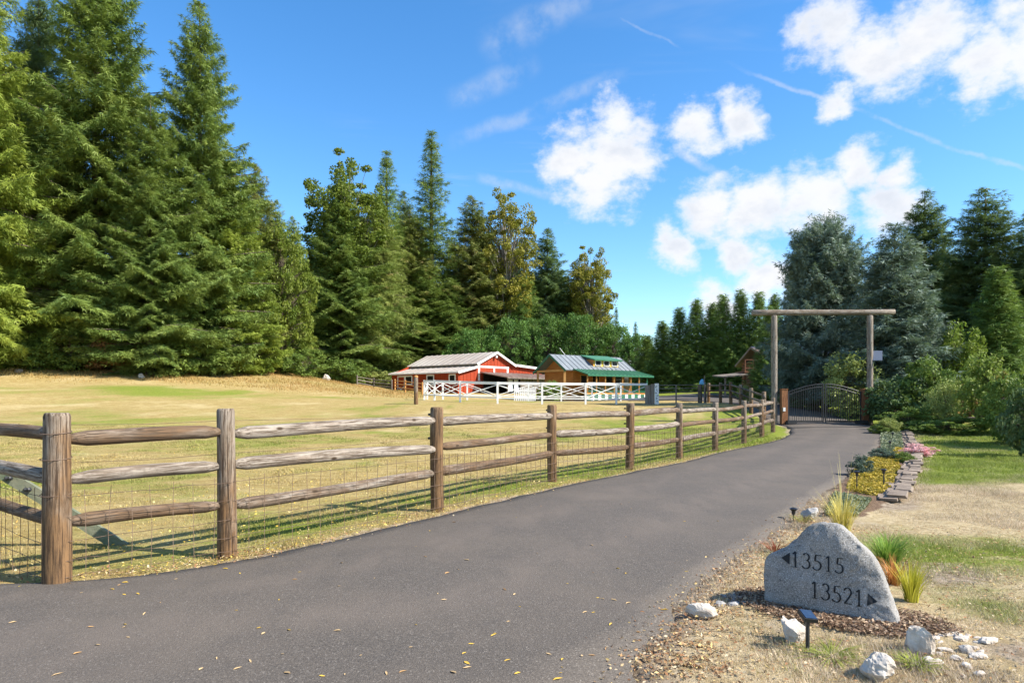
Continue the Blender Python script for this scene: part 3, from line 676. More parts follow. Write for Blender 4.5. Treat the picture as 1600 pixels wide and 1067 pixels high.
# small rail pens beside the barn
def pen(name, label, pts, hs, m=MAT['oldboard'], r=.05, ph=1.3):
    t = thing(name, pts[0], label, 'fence')
    for p in pts: post(t, p, ph, .09, m, int(p.x * 13) + 900)
    for a, b in zip(pts[:-1], pts[1:]):
        for h in hs: rail(t, a + Vector((0,0,h)), b + Vector((0,0,h)), r, m, int(a.x * 31 + h * 10), taper=.05)
pen('barnyard_fence', 'old grey rail fence in the dry bank left of the barn', [gp(x, d) for x, d in ((558,80),(584,81),(612,79))], (.4, .75, 1.1))
pen('stall_fence', 'pale rail pen fence in front of the red barn door', [gp(x, d) for x, d in ((617,76),(633,72),(660,70))], (.45, .8, 1.15), MAT['cedarpost'])
def rockm(name, c, sx, sy, sz, seed, m, lab=None, cat=None, group=None, rot=0.0, parent=None, rough=.22, nu=14, nv=9):
    rn = np.random.default_rng(seed); V = []; Fc = []
    for i in range(nv + 1):
        ph = math.pi * i / nv
        for k in range(nu):
            a = 2 * math.pi * k / nu; V.append((math.sin(ph) * math.cos(a), math.sin(ph) * math.sin(a), math.cos(ph)))
    V = np.array(V); n = vnoise(V + 10, 1.3, seed, 3) - .5
    V = V * (1 + n[:, None] * rough * 3.4)
    for _ in range(9):      # chop flat facets
        d = rn.normal(size=3); d /= np.linalg.norm(d); h = rn.uniform(.5, .85); s = V @ d; V -= np.outer(np.maximum(s - h, 0) * .85, d)
    V = V * (1 + (vnoise(V + 20, 3.1, seed + 1, 4) - .5)[:, None] * .42)
    V *= (sx / 2, sy / 2, sz / 2); cs, sn = math.cos(rot), math.sin(rot)
    V = np.stack([V[:, 0] * cs - V[:, 1] * sn, V[:, 0] * sn + V[:, 1] * cs, V[:, 2]], 1)
    for i in range(nv):
        for k in range(nu): Fc.append((i*nu+k, (i+1)*nu+k, (i+1)*nu+(k+1)%nu, i*nu+(k+1)%nu))
    if parent is None:
        o = link(bpy.data.objects.new(name, mesh(name, V, Fc, m, False))); o.location = c; return tag(o, lab, cat, group)
    o = link(bpy.data.objects.new(name, mesh(name, V, Fc, m, False)), parent); o.location = Vector(c) - rootloc(parent); return o
for px, d, s, lab in ((28,57,1.0,'grey field stone on the dry bank below the bright fir'),(221,58.5,.9,'pale field stone on the bank below the tall firs'),(510,77,1.1,'white stone standing in the dry grass left of the barn')):
    p = gp(px, d); rockm('field_stone', p + Vector((0,0,.1 * s)), .8 * s, .6 * s, .6 * s if px < 500 else 1.2, int(px), MAT['edge'] if px < 100 else MAT['stonew'], lab, 'stone')
# ------------------------------------------------------------------ buildings
class Fr:
    """local frame: a along va, b along ub, h up"""
    def __init__(s, O, va, ub): s.O, s.va, s.ub = Vector(O), Vector((*va, 0)), Vector((*ub, 0))
    def __call__(s, a, b, h): return s.O + s.va * a + s.ub * b + Vector((0, 0, h))
def slab(name, pts, th, m, parent, **t):
    """thick polygon: pts are the top face"""
    pts = [Vector(p) for p in pts]; n = (pts[1] - pts[0]).cross(pts[2] - pts[0]).normalized()
    if n.z < 0 and abs(n.z) > .05: pts = pts[::-1]; n = -n
    k = len(pts); V = pts + [p - n * th for p in pts]
    Fc = [tuple(range(k)), tuple(range(2*k-1, k-1, -1))] + [(i, k+i, k+(i+1) % k, (i+1) % k) for i in range(k)]
    return put(name, V, Fc, m, parent, **t)
def panel(name, f, a0, a1, b0, b1, h0, h1, th, m, parent):
    """upright box in a local frame; one of the a/b ranges is the thickness"""
    V = [f(a, b, h) for h in (h0, h1) for a, b in ((a0, b0), (a1, b0), (a1, b1), (a0, b1))]
    return put(name, V, BOXF, m, parent)
th_ = R(42); bo = gp(716, 82); f = Fr(bo, (math.sin(th_), math.cos(th_)), (-math.cos(th_), math.sin(th_)))
BL = 12.6
barn = thing('red_barn', bo, 'red barn with raised centre roof, white trim and side sheds', 'barn')
slab('gable_wall', [f(0,0,-.5), f(15.8,0,-.5), f(15.8,0,3.35), f(9.5,0,3.72), f(9.5,0,3.78), f(6.4,0,5.15), f(3.3,0,3.78), f(3.3,0,3.4), f(0,0,2.62)], .15, MAT['red'], barn)
slab('side_wall', [f(0,.1,2.62), f(0,BL,2.62), f(0,BL,-.5), f(0,.1,-.5)], .15, MAT['red'], barn)
slab('rear_wall', [f(0,BL,-.5), f(15.8,BL,-.5), f(15.8,BL,3.3), f(6.4,BL,5.1), f(0,BL,2.62)], .15, MAT['red'], barn)
slab('far_wall', [f(15.8,0,-.5), f(15.8,BL,-.5), f(15.8,BL,3.3), f(15.8,0,3.3)], .15, MAT['red'], barn)
panel('clerestory_wall', f, 3.2, 3.32, .05, BL, 3.0, 3.85, 0, MAT['grey'], barn); panel('clerestory_wall', f, 9.45, 9.55, .05, BL, 3.3, 3.85, 0, MAT['red'], barn)
def ribs(r, A0, A1, B0, B1, n):
    """standing seams between two roof edges"""
    for k in range(n + 1):
        t = k / n; a = A0 + (A1 - A0) * t; b = B0 + (B1 - B0) * t; beam('seam', a + Vector((0,0,.03)), b + Vector((0,0,.03)), .05, .04, r.data.materials[0], r)
for nm, p in (('shed_roof', [(-.4,-.4,2.62),(3.3,-.4,3.5),(3.3,BL+.4,3.5),(-.4,BL+.4,2.62)]), ('main_roof', [(2.8,-.45,3.72),(6.4,-.45,5.32),(6.4,BL+.4,5.32),(2.8,BL+.4,3.72)]),
              ('main_roof', [(10,-.45,3.72),(6.4,-.45,5.32),(6.4,BL+.4,5.32),(10,BL+.4,3.72)]), ('shed_roof', [(9.5,-.45,3.86),(16.3,-.45,3.46),(16.3,BL+.4,3.46),(9.5,BL+.4,3.86)])):
    q = [f(*x) for x in p]; r = slab(nm, q, .10, MAT['metalroof'], barn)
    if nm != 'x': ribs(r, q[0], q[3], q[1], q[2], 13)
for a, b in (((-.4,2.58),(3.3,3.46)), ((2.8,3.68),(6.4,5.28)), ((6.4,5.28),(10,3.68)), ((10.1,3.78),(16.3,3.42))):
    beam('white_fascia', f(a[0], -.47, a[1] - .06), f(b[0], -.47, b[1] - .06), .05, .26, MAT['trim'], barn)
beam('eave_trim', f(-.42,-.4,2.54), f(-.42,BL+.4,2.54), .05, .12, MAT['trim'], barn)
def bpx(px): q = px - 800; s = math.sin(th_); c = math.cos(th_); return (bo.x * F - q * bo.y) / (c * F + q * s)
def window(parent, f, b0, b1, h0, h1, name='window', inner=MAT['dark'], fm=MAT['trim'], fw=.14, a=-.02, bars=0):
    w = panel(name, f, a - .02, a, b0, b1, h0, h1, 0, inner, parent)
    for x0, x1, y0, y1 in ((b0 - fw, b0, h0 - fw, h1 + fw), (b1, b1 + fw, h0 - fw, h1 + fw), (b0, b1, h1, h1 + fw), (b0, b1, h0 - fw, h0)):
        panel('frame', f, a - .06, a, x0, x1, y0, y1, 0, fm, w)
    for k in range(bars): x = b0 + (b1 - b0) * (k + 1) / (bars + 1); panel('mullion', f, a - .05, a - .021, x - .03, x + .03, h0, h1, 0, fm, w)
    return w
for x0, x1, h0 in ((643.5, 634.5, 1.0), (677.5, 668, .95), (711, 703, .95)): window(barn, f, bpx(x0), bpx(x1), h0 + .3, 2.22)
b0, b1 = bpx(632), bpx(622.5); dr = panel('door', f, -.03, 0, b0, b1, .05, 2.2, 0, MAT['red'], barn)
for x0, x1, y0, y1 in ((b0 - .14, b0, 0, 2.34), (b1, b1 + .14, 0, 2.34), (b0, b1, 2.2, 2.34)): panel('frame', f, -.08, -.0, x0, x1, y0, y1, 0, MAT['trim'], dr)
for p, q in ((.1, .95), (.95, .1)): beam('cross_board', f(-.07 - p * .02, b0 + .06, p), f(-.07 - p * .02, b1 - .06, q), .03, .11, MAT['trim'], dr)
# white framed loft doors in the gable
for a0, a1, h0, h1 in ((3.35,3.65,1.6,3.25),(6.1,6.35,2.1,3.25),(8.6,8.9,1.9,3.25)): panel('door_frame', f, a0, a1, -.06, -.002, h0, h1, 0, MAT['trim'], barn)
panel('door_header', f, 3.3, 8.95, -.09, -.003, 3.25, 3.48, 0, MAT['trim'], barn)
panel('sliding_door', f, 3.65, 6.1, -.05, -.004, 0, 3.25, 0, MAT['red'], barn); panel('sliding_door', f, 6.35, 8.6, -.05, -.004, 0, 3.25, 0, MAT['red'], barn)
box('gable_lamp', f(6.3, -.35, 4.55), .22, .22, .28, MAT['trim'], barn, th_)
for k in range(26):
    a = .3 + k * .6; h = (2.45 + .21 * a) if a < 3.2 else (3.7 + (a - 3.3) * .44 if a < 6.4 else (5.05 - (a - 6.4) * .44 if a < 9.5 else 3.6 - (a - 9.5) * .055))
    if 3.2 < a < 9.0: panel('batten', f, a - .035, a + .035, -.035, -.001, 3.5, h, 0, MAT['red'], barn)
    else: panel('batten', f, a - .035, a + .035, -.035, -.001, -.3, h, 0, MAT['red'], barn)
for k in range(21):
    b = .35 + k * .6; panel('batten', f, -.035, -.001, b - .035, b + .035, 2.42, 2.6, 0, MAT['red'], barn)
# lean-to in front of the gable
f5 = Fr(f(4.0, -4.4, tz1(*f(4.0, -4.4, 0).xy) - bo.z), (math.sin(th_), math.cos(th_)), (-math.cos(th_), math.sin(th_)))
lt = thing('lean_to_shed', f5(0, 0, 0), 'weathered open board shed with brown sheet roof before the barn gable', 'shed')
q = [f5(-.6,-.5,1.98), f5(14,-.5,2.05), f5(14,4.2,2.75), f5(-.6,4.2,2.75)]; r = slab('roof', q, .09, MAT['brownroof'], lt); ribs(r, q[0], q[1], q[3], q[2], 15)
beam('roof_edge', f5(-.6,-.52,1.9), f5(14,-.52,1.97), .05, .16, MAT['oldboard'], lt)
for a in (0, 2.4, 4.8, 8.4, 11.2, 13.6): beam('post', f5(a, 0, -.5), f5(a, 0, 1.95), .16, .16, MAT['oldboard'], lt)
for k in range(21):
    a = 2.6 + k * .28; panel('board', f5, a, a + .255, .1, .14, -.4, 1.95 if k < 18 else 1.1, 0, MAT['oldboard'], lt)
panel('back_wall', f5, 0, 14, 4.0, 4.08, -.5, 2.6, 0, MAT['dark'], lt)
for a, b in ((.35, 1.15), (1.45, 2.2)):
    c = f5(a, .3, .45); t = thing('hanging_tarp', c, 'pale blue tarp hanging in the open bay of the lean-to shed', 'tarp', 'tarps in the lean-to')
    panel('sheet', f5, a, b, .25, .29, .3, 1.75, 0, mat('pale_blue_tarp', (.52,.60,.68), (.62,.68,.74), .6) if a < 1 else bpy.data.materials['pale_blue_tarp'], t)
# white picket hurdle by the lean-to
p0, p1 = gp(804, 60), gp(836, 61); t = thing('picket_hurdle', p0, 'short white picket hurdle standing behind the paddock fence', 'fence')
for k in range(11):
    p = p0 + (p1 - p0) * k / 10; box('picket', (p.x, p.y, p.z - .05), .11, .03, 1.25, MAT['white'], t)
for h in (.35, .95): beam('crossrail', p0 + Vector((0,.05,h)), p1 + Vector((0,.05,h)), .03, .09, MAT['white'], t)
# ---- cabin
K = P(897, 628, 68); K.z = tz1(K.x, K.y); cz = K.z; f = Fr((K.x, K.y, 0), (-.6, .8), (.8, .6)); CL, CW = 8.2, 4.4
cab = thing('porch_cabin', K, 'orange cedar cabin with grey roof, yellow dormer and green porch roof', 'cabin')
EV, RG, DK = 4.42, 5.90, 2.05
slab('gable_wall', [f(0,0,cz-.5), f(CW,0,cz-.5), f(CW,0,EV), f(CW/2,0,RG-.05), f(0,0,EV)], .14, MAT['cedarwall'], cab)
slab('gable_wall', [f(0,CL,cz-.5), f(CW,CL,cz-.5), f(CW,CL,EV), f(CW/2,CL,RG-.05), f(0,CL,EV)], .14, MAT['cedarwall'], cab)
panel('long_wall', f, 0, .14, .02, CL-.02, cz-.5, EV, 0, MAT['cedarwall'], cab); panel('back_wall', f, CW-.14, CW, .02, CL-.02, cz-.5, EV, 0, MAT['cedarwall'], cab)
for s in (0, 1):
    A = (-.25, EV - .10) if s == 0 else (CW + .45, EV - .25)
    q = [f(A[0],-1.35,A[1]), f(CW/2,-1.35,RG+.06), f(CW/2,CL+.5,RG+.06), f(A[0],CL+.5,A[1])]
    r = slab('main_roof', q, .10, MAT['greyroof'], cab); ribs(r, q[0], q[3], q[1], q[2], 15)
    beam('barge_board', q[0] - Vector((0,0,.10)) , q[1] - Vector((0,0,.10)), .06, .2, MAT['greentrim'], cab)
q = [f(-2.35,-.3,3.82), f(-.2,-.3,4.42), f(-.2,CL+.5,4.42), f(-2.35,CL+.9,3.82)]; r = slab('porch_roof', q, .08, MAT['greenroof'], cab); ribs(r, q[0], q[3], q[1], q[2], 17)
beam('porch_fascia', q[0] - Vector((0,0,.07)), q[3] - Vector((0,0,.07)), .05, .16, MAT['greentrim'], cab)
for a, h in ((.1, EV-.1), (CW-.1, EV-.1)): beam('gable_post', f(a,-1.15,cz-.2), f(a,-1.15,h), .22, .22, MAT['cedarpost'], cab)
beam('gable_tie', f(0,-1.15,EV-.15), f(CW,-1.15,EV-.15), .16, .2, MAT['cedarpost'], cab)
# dormer
dm = panel('dormer', f, .45, 1.9, 3.1, 6.7, 4.6, 5.52, 0, MAT['yellow'], cab)
q = [f(.05,2.9,5.50), f(CW/2+.1,2.9,RG+.14), f(CW/2+.1,6.95,RG+.14), f(.05,6.95,5.50)]; slab('dormer_roof', q, .12, MAT['greenroof'], dm)
panel('dormer_cheek', f, .44, 1.95, 3.05, 3.10, 4.6, 5.5, 0, MAT['cedarwall'], dm)
for b in (3.35, 4.55, 5.75):
    w = window(cab, f, b, b + .72, 4.92, 5.36, 'dormer_window', MAT['glass'], MAT['white'], .05, .44)
# porch: deck, posts, rails, skirting
box_ = [f(-2.1, -.2, DK-.15), f(0, -.2, DK-.15), f(0, CL+.3, DK-.15), f(-2.1, CL+.3, DK-.15)]
slab('deck', [p + Vector((0,0,.15)) for p in box_], .15, MAT['cedarpost'], cab)
for k in range(8):
    b = -.1 + (CL + .3) * k / 7; beam('porch_post', f(-2.05,b,DK), f(-2.05,b,3.78), .12, .12, MAT['greentrim'] if k == 7 else MAT['cedarpost'], cab)
for h in (DK + .95, DK + .15): beam('porch_rail', f(-2.05,-.1,h), f(-2.05,CL+.2,h), .07, .09, MAT['white'] if h > 2.9 else MAT['greentrim'], cab)
for k in range(44):
    b = -.05 + (CL + .2) * k / 43; beam('baluster', f(-2.05,b,DK+.18), f(-2.05,b,DK+.92), .035, .035, MAT['greentrim'], cab)
for k in range(9):
    b0 = -.15 + (CL + .3) * k / 9; panel('skirting_panel', f, -2.1, -2.04, b0, b0 + .5, cz - .2, DK - .16, 0, MAT['greentrim'], cab); panel('skirting_panel', f, -2.09, -2.05, b0 + .5, b0 + .92, cz - .2, DK - .16, 0, MAT['white'], cab)
for b0, b1, nm in ((.9,1.7,'window'),(2.5,3.4,'door'),(4.3,5.3,'window'),(5.8,6.7,'window'),(7.1,7.8,'window')): window(cab, f, b0, b1, DK + (.05 if nm == 'door' else .75), DK + 1.75, nm, MAT['glass'], MAT['cedarpost'], .09, 0)
fg = Fr(f.O, (.8, .6), (-.6, .8)); window(cab, fg, .9, 2.6, cz + .9, cz + 2.45, 'gable_window', MAT['glass'], MAT['greentrim'], .1, 0, 2)
put('antenna', *tube_np([f(CW/2, .8, RG), f(CW/2 + .2, .2, RG + .75)], .03, 5), MAT['white'], cab)
# ---- log house behind the gate
hx0, hx1, hy = 22.0, 31.0, 58.0; hz = tz1(24, hy)
lh = thing('log_house', (hx0, hy, hz), 'brown log house with a balcony behind the big blue spruce', 'house')
for k in range(12):
    put('log', *tube_np([(hx0 - .35, hy, hz + .1 + k * .27), (hx1, hy, hz + .1 + k * .27)], .15, 8), MAT['logwall'], lh)
    put('log', *tube_np([(hx0, hy - .35, hz + .22 + k * .27), (hx0, hy + 7, hz + .22 + k * .27)], .15, 8), MAT['logwall'], lh)
panel('inner_wall', Fr((0,0,0),(1,0),(0,1)), hx0 + .1, hx1, hy + .05, hy + 6.9, hz - .3, hz + 3.2, 0, MAT['logwall'], lh)
for s in (0, 1):
    e = hy - .9 if s == 0 else hy + 7.9; slab('roof', [(hx0-.5, e, hz+3.1), (hx1+.5, e, hz+3.1), (hx1+.5, hy+3.5, hz+4.6), (hx0-.5, hy+3.5, hz+4.6)], .18, MAT['brownroof'], lh)
fh = Fr((0, hy - .15, hz), (0, 1), (1, 0)); window(lh, fh, 25.2, 26.4, .9, 2.3, 'window', MAT['glass'], MAT['trim'], .12, 0, 1); window(lh, fh, 23.9, 24.5, .9, 2.0, 'window', MAT['glass'], MAT['trim'], .1, 0)
bal = box('balcony', (20.9, hy + 1.2, hz + 2.1), 2.3, 2.6, .16, MAT['logwall'], lh)
for x in (19.8, 20.5, 21.2, 21.95):
    beam('baluster', (x, hy - .05, hz + 2.2), (x, hy - .05, hz + 3.2), .07, .07, MAT['logwall'], bal)
for h in (2.5, 3.2): beam('handrail', (19.75, hy - .05, hz + h), (22.0, hy - .05, hz + h), .08, .09, MAT['logwall'], bal)
for x in (19.85, 21.9): beam('prop', (x, hy + .1, hz - .2), (x, hy + .1, hz + 2.12), .16, .16, MAT['logwall'], lh)
slab('awning', [(17.6, hy - 1.2, hz + 1.75), (19.7, hy - 1.2, hz + 1.95), (19.7, hy + 2, hz + 2.15), (17.6, hy + 2, hz + 1.95)], .1, MAT['oldboard'], lh)
beam('awning_post', (17.8, hy - 1.0, hz - .2), (17.8, hy - 1.0, hz + 1.72), .12, .12, MAT['oldboard'], lh)

# ------------------------------------------------------------------ sign boulder
e1 = Vector((.8, -.6, 0)); up_ = Vector((.09, .12, .985)).normalized(); nB = e1.cross(up_).normalized(); nB = nB if nB.y < 0 else -nB
B0 = Vector((1.86, 5.02, 0))
def onplane(px, py):
    o_, d_ = Vector((0, 0, CH)), Vector((px - 800, F, HY - py)); t = (B0 - o_).dot(nB) / d_.dot(nB); q = o_ + d_ * t - B0
    return q.dot(e1), q.dot(up_)
out = [onplane(*p) for p in ((1199,962),(1193,925),(1194,892),(1201,868),(1224,853),(1244,839),(1262,822),(1284,815),(1306,818),(1324,829),(1338,843),(1354,860),(1371,884),(1384,913),(1395,944),(1404,968),(1411,990))]
u0, u1 = out[0][0], out[-1][0]
out += [(u1 - .03, -.14), ((u0 + u1) / 2, -.16), (u0 + .05, -.14)]
op = catmull([np.array(p) for p in out] + [np.array(out[0])], 8)[:-1]; nO = len(op); cO = np.array([.42, .22])
V = []; rings = []
for s in (.04, .15, .3, .45, .6, .72, .82, .9, .955, .985): rings.append((s, .055 * (1 - s ** 5) + .004))
rings.append((1.0, -.06)); rings.append((.995, -.13))
for s in (.95, .85, .65, .4, .1): rings.append((s, -.14 - .2 * (1 - s ** 2)))
for s, w in rings:
    for p in op:
        q = cO + (p - cO) * s; V.append(B0 + e1 * q[0] + up_ * q[1] + nB * w)
V = np.array([tuple(v) for v in V])
nzv = vnoise(V, 5, 11, 3) - .5; nf_ = vnoise(V, 22, 12, 3) - .5; nd = np.array(nB)
V += np.outer(nzv * .075 + nf_ * .022, nd) + np.outer((vnoise(V, 9, 14, 3) - .5) * .035, np.array(up_)) + np.outer((vnoise(V, 9, 15, 3) - .5) * .03, np.array(e1))
Fc = [tuple(range(nO))]
for i in range(len(rings) - 1):
    for k in range(nO): Fc.append((i*nO+k, (i+1)*nO+k, (i+1)*nO+(k+1)%nO, i*nO+(k+1)%nO))
Fc.append(tuple(range((len(rings)-1)*nO, len(rings)*nO))[::-1])
m, gg, b, o = newmat('granite'); tc = gg.n('ShaderNodeTexCoord').outputs['Object']
sp1 = gg.noise(tc, 150, 3, .7); sp2 = gg.noise(tc, 60, 4, .7); bl = gg.noise(tc, 4.5, 5, .6)
col = gg.mix(gg.ss(bl, .3, .7), (.20,.19,.172), (.29,.275,.255)); col = gg.mix(gg.ss(sp1, .52, .62), col, (.50,.49,.47)); col = gg.mix(gg.ss(sp2, .55, .66), col, (.085,.083,.08))
col = gg.mix(gg.m('MULTIPLY', gg.ss(gg.noise(gg.mapv(tc, (1,1,.35)), 7, 5, .65), .58, .75), .35), col, (.34,.27,.18))
gg.put(b.inputs['Base Color'], col); b.inputs['Roughness'].default_value = .85; bn = gg.n('ShaderNodeBump'); bn.inputs['Strength'].default_value = .9; bn.inputs['Distance'].default_value = .012
gg.put(bn.inputs['Height'], gg.m('ADD', gg.noise(tc, 70, 6, .75), gg.m('MULTIPLY', gg.noise(tc, 18, 5, .65), 1.6))); gg.put(b.inputs['Normal'], bn.outputs[0])
bd = thing('address_boulder', (BOULDER[0], BOULDER[1], 0), 'grey granite boulder carved with two black house numbers and arrows', 'boulder')
so_ = put('stone', V, Fc, m, bd, True)
bvh = BVHTree.FromPolygons([Vector(v) for v in V], [list(q) for q in Fc])
def hit(px, py):
    o_, d_ = Vector((0, 0, CH)), Vector((px - 800, F, HY - py)).normalized(); h = bvh.ray_cast(o_, d_)
    if h[0] is None: u, v = onplane(px, py); return B0 + e1 * u + up_ * v + nB * .06
    return h[0] + nB * .0035
def arcp(cx, cy, rx, ry, a0, a1, n=16): return [(cx + rx * math.cos(R(a0 + (a1 - a0) * k / n)), cy + ry * math.sin(R(a0 + (a1 - a0) * k / n))) for k in range(n + 1)]
GLY = {'1': [[(.27, .0), (.27, .5), (.27, 1)], [(.10, .84), (.27, .99)], [(.12, .012), (.42, .012)]],
       '3': [arcp(.25, .755, .19, .225, 155, -80), arcp(.22, .285, .26, .27, 82, -150)],
       '5': [[(.14, .965), (.3, .965), (.50, .965)], [(.155, .96), (.13, .78), (.11, .57)], arcp(.21, .30, .27, .29, 112, -150)],
       '2': [arcp(.25, .73, .21, .255, 165, -15) + [(.36, .48), (.22, .25), (.05, .03)], [(.04, .035), (.3, .035), (.52, .04)]]}
def number(txt, bl, br, h, adv=.2):
    """digits set between two baseline points, h = digit height in the same units"""
    lst = []; L = math.hypot(br[0] - bl[0], br[1] - bl[1]); dx, dy = (br[0] - bl[0]) / L, (br[1] - bl[1]) / L; w = L / len(txt)
    for i, ch in enumerate(txt):
        for st in GLY[ch]:
            q = []
            for a, b in zip(st[:-1], st[1:]):
                for k in range(3): q.append((a[0] + (b[0] - a[0]) * k / 3, a[1] + (b[1] - a[1]) * k / 3))
            q.append(st[-1]); V = []; Fc = []
            for k, (x, y) in enumerate(q):
                x2, y2 = q[min(k + 1, len(q) - 1)]; x1, y1 = q[max(k - 1, 0)]; tx, ty = x2 - x1, y2 - y1; l = math.hypot(tx, ty) + 1e-9
                wd_ = .022 + .034 * abs(ty / l)
                for s in (-1, 1):
                    X, Y = x - ty / l * wd_ * s, y + tx / l * wd_ * s
                    px = bl[0] + dx * (i * w + X * h) + 0 * Y; py = bl[1] + dy * (i * w + X * h) - Y * h
                    V.append(hit(px, py))
            for k in range(len(q) - 1): Fc.append((2*k, 2*k+1, 2*k+3, 2*k+2))
            lst.append((V, Fc))
    return merge(lst)
put('engraved_number', *number('13515', (1236.5, 885), (1323, 897), 24.5), MAT['engrave'], bd); put('engraved_number', *number('13521', (1266.5, 933), (1353, 949), 26), MAT['engrave'], bd)
def tri(a, b, c, n=6):
    V = []; Fc = []; ix = {}
    for i in range(n + 1):
        for j in range(n + 1 - i):
            s, t = i / n, j / n; ix[i, j] = len(V); V.append(hit(a[0] + (b[0]-a[0]) * s + (c[0]-a[0]) * t, a[1] + (b[1]-a[1]) * s + (c[1]-a[1]) * t))
    for i in range(n):
        for j in range(n - i):
            Fc.append((ix[i,j], ix[i+1,j], ix[i,j+1]))
            if i + j < n - 1: Fc.append((ix[i+1,j], ix[i+1,j+1], ix[i,j+1]))
    return V, Fc
put('engraved_arrow', *tri((1221,871), (1234.5,862.7), (1234,881.5)), MAT['engrave'], bd); put('engraved_arrow', *tri((1371.5,939.5), (1356.5,926.5), (1355,946)), MAT['engrave'], bd)
# rocks round the boulder
for i, (px, py, sx, sy, sz, lab) in enumerate(((1100,957,.25,.17,.17,'white quartz rock at the asphalt edge left of the boulder'),(1238,992,.20,.17,.21,'white rock behind the small solar stake light'),
        (1438,1012,.19,.17,.27,'upright pale rock beside the chipped stones'),(1374,1048,.27,.2,.20,'flat topped white rock at the green weeds before the boulder'),(1266,801,.26,.22,.22,'grey rounded rock in the bed behind the boulder'))):
    x, y = flat(px, py + 8); rockm('rock', (x, y, sz * .24), sx * .9, sy * .9, sz * .85, 40 + i, MAT['stonew'] if i < 4 else MAT['stoneg'], lab, 'rock', rot=i * 1.3, rough=.26, nu=30, nv=20)
rn = random.Random(8)
for i in range(34):
    px, py = rn.gauss(1492, 32), rn.gauss(1012, 18); x, y = flat(max(1445, px), min(py, 1064)); s = rn.uniform(.03, .095)
    rockm('stone_chip', (x, y, s * .16), s * 1.5, s, s * .6, 300 + i, MAT['stonew'], 'pale flat stone chip scattered beside the upright pale rock', 'stone', 'stone chips right of the boulder', rn.uniform(0, 6), nu=9, nv=6)
for i in range(26):
    px, py = rn.uniform(1118, 1192), rn.uniform(929, 948); x, y = flat(px, py); s = rn.uniform(.05, .085)
    rockm('pebble', (x, y, s * .2), s * 1.3, s, s * .65, 400 + i, MAT['stoneg'], 'smooth grey pebble in the little heap against the boulder side', 'stone', 'pebbles beside the boulder', rn.uniform(0, 6), nu=10, nv=6, rough=.08)
# stake lights
def stake(px, py, h, lab, head='box', s=1.0):
    x, y = flat(px, py) if py > 640 else (0, 0); z = tz1(x, y); t = thing('stake_light', (x, y, z), lab, 'garden light', 'solar stake lights')
    put('stake', *tube_np([(x, y, z - .1), (x, y, z + h - .02)], .009 * s + .003, 6), MAT['black'], t)
    if head == 'box':
        c = Vector((x, y, z + h)); u = Vector((.93, .1, -.12)).normalized(); v = Vector((-.1, .9, .35)).normalized(); n = u.cross(v)
        V = [c + u * i * .042 + v * j * .045 + n * k * .012 for k in (-1, 1) for i, j in ((-1,-1),(1,-1),(1,1),(-1,1))]; hd = put('head', V, BOXF, MAT['black'], t)
        V = [c + u * i * .036 + v * j * .039 + n * (k * .002 + .014) for k in (-1, 1) for i, j in ((-1,-1),(1,-1),(1,1),(-1,1))]; put('solar_cell', V, BOXF, MAT['panel'], hd)
    else:
        put('head', *tube_np([(x, y, z + h - .06), (x, y, z + h - .02), (x, y, z + h + .01), (x, y, z + h + .025)], [.03 * s, .035 * s, .075 * s, .03 * s], 10), MAT['chrome'], t)
stake(1262, 1015, .205, 'small black solar stake light with tilted panel before the boulder')
for px, py, lab in ((1339,766,'stake light standing in the yellow sedum before the blue dwarf conifer'),(1240,812,'black domed stake light behind the boulder at the asphalt edge'),(1381,762,'stake light at the foot of the edging stones'),(1391,706,'stake light in the grey green ground cover'),(1395,693,'stake light among the low plants nearest the gate')): stake(px, py, .13 if px == 1240 else .30, lab, 'dome', .7)
# edging stones: three stepped courses of flat stones
eg = thing('stone_edging', (EDGE[3][0], EDGE[3][1], 0), 'curved low edging of stacked flat tan stones beside the lawn', 'edging')
ec = catmull(EDGE, 12); rn = random.Random(2)
sl_ = np.concatenate([[0], np.cumsum(np.hypot(*np.diff(ec, axis=0).T))])
for c_ in range(4):
    s = rn.uniform(0, .2)
    while s < sl_[-1] - .4:
        L = rn.uniform(.22, .75); a = np.array([np.interp(s, sl_, ec[:, i]) for i in (0, 1)]); b = np.array([np.interp(s + L - .02, sl_, ec[:, i]) for i in (0, 1)])
        d = (b - a) / np.linalg.norm(b - a); n = np.array([-d[1], d[0]]) * (c_ * .09 - .12 + rn.uniform(-.04, .04)); z = tz1(*a) - .02 + c_ * .034
        h = rn.uniform(.030, .042); w = rn.uniform(.14, .24)
        V, Fc_ = beamv((a[0]+n[0], a[1]+n[1], z + h/2), (b[0]+n[0], b[1]+n[1], z + h/2 + rn.uniform(-.008, .008)), w, h)
        V = [tuple(np.array(v) + np.array([rn.uniform(-.025, .025), rn.uniform(-.025, .025), rn.uniform(-.008, .008)])) for v in V]; put('edging_stone', V, Fc_, MAT['edge'], eg); s += L
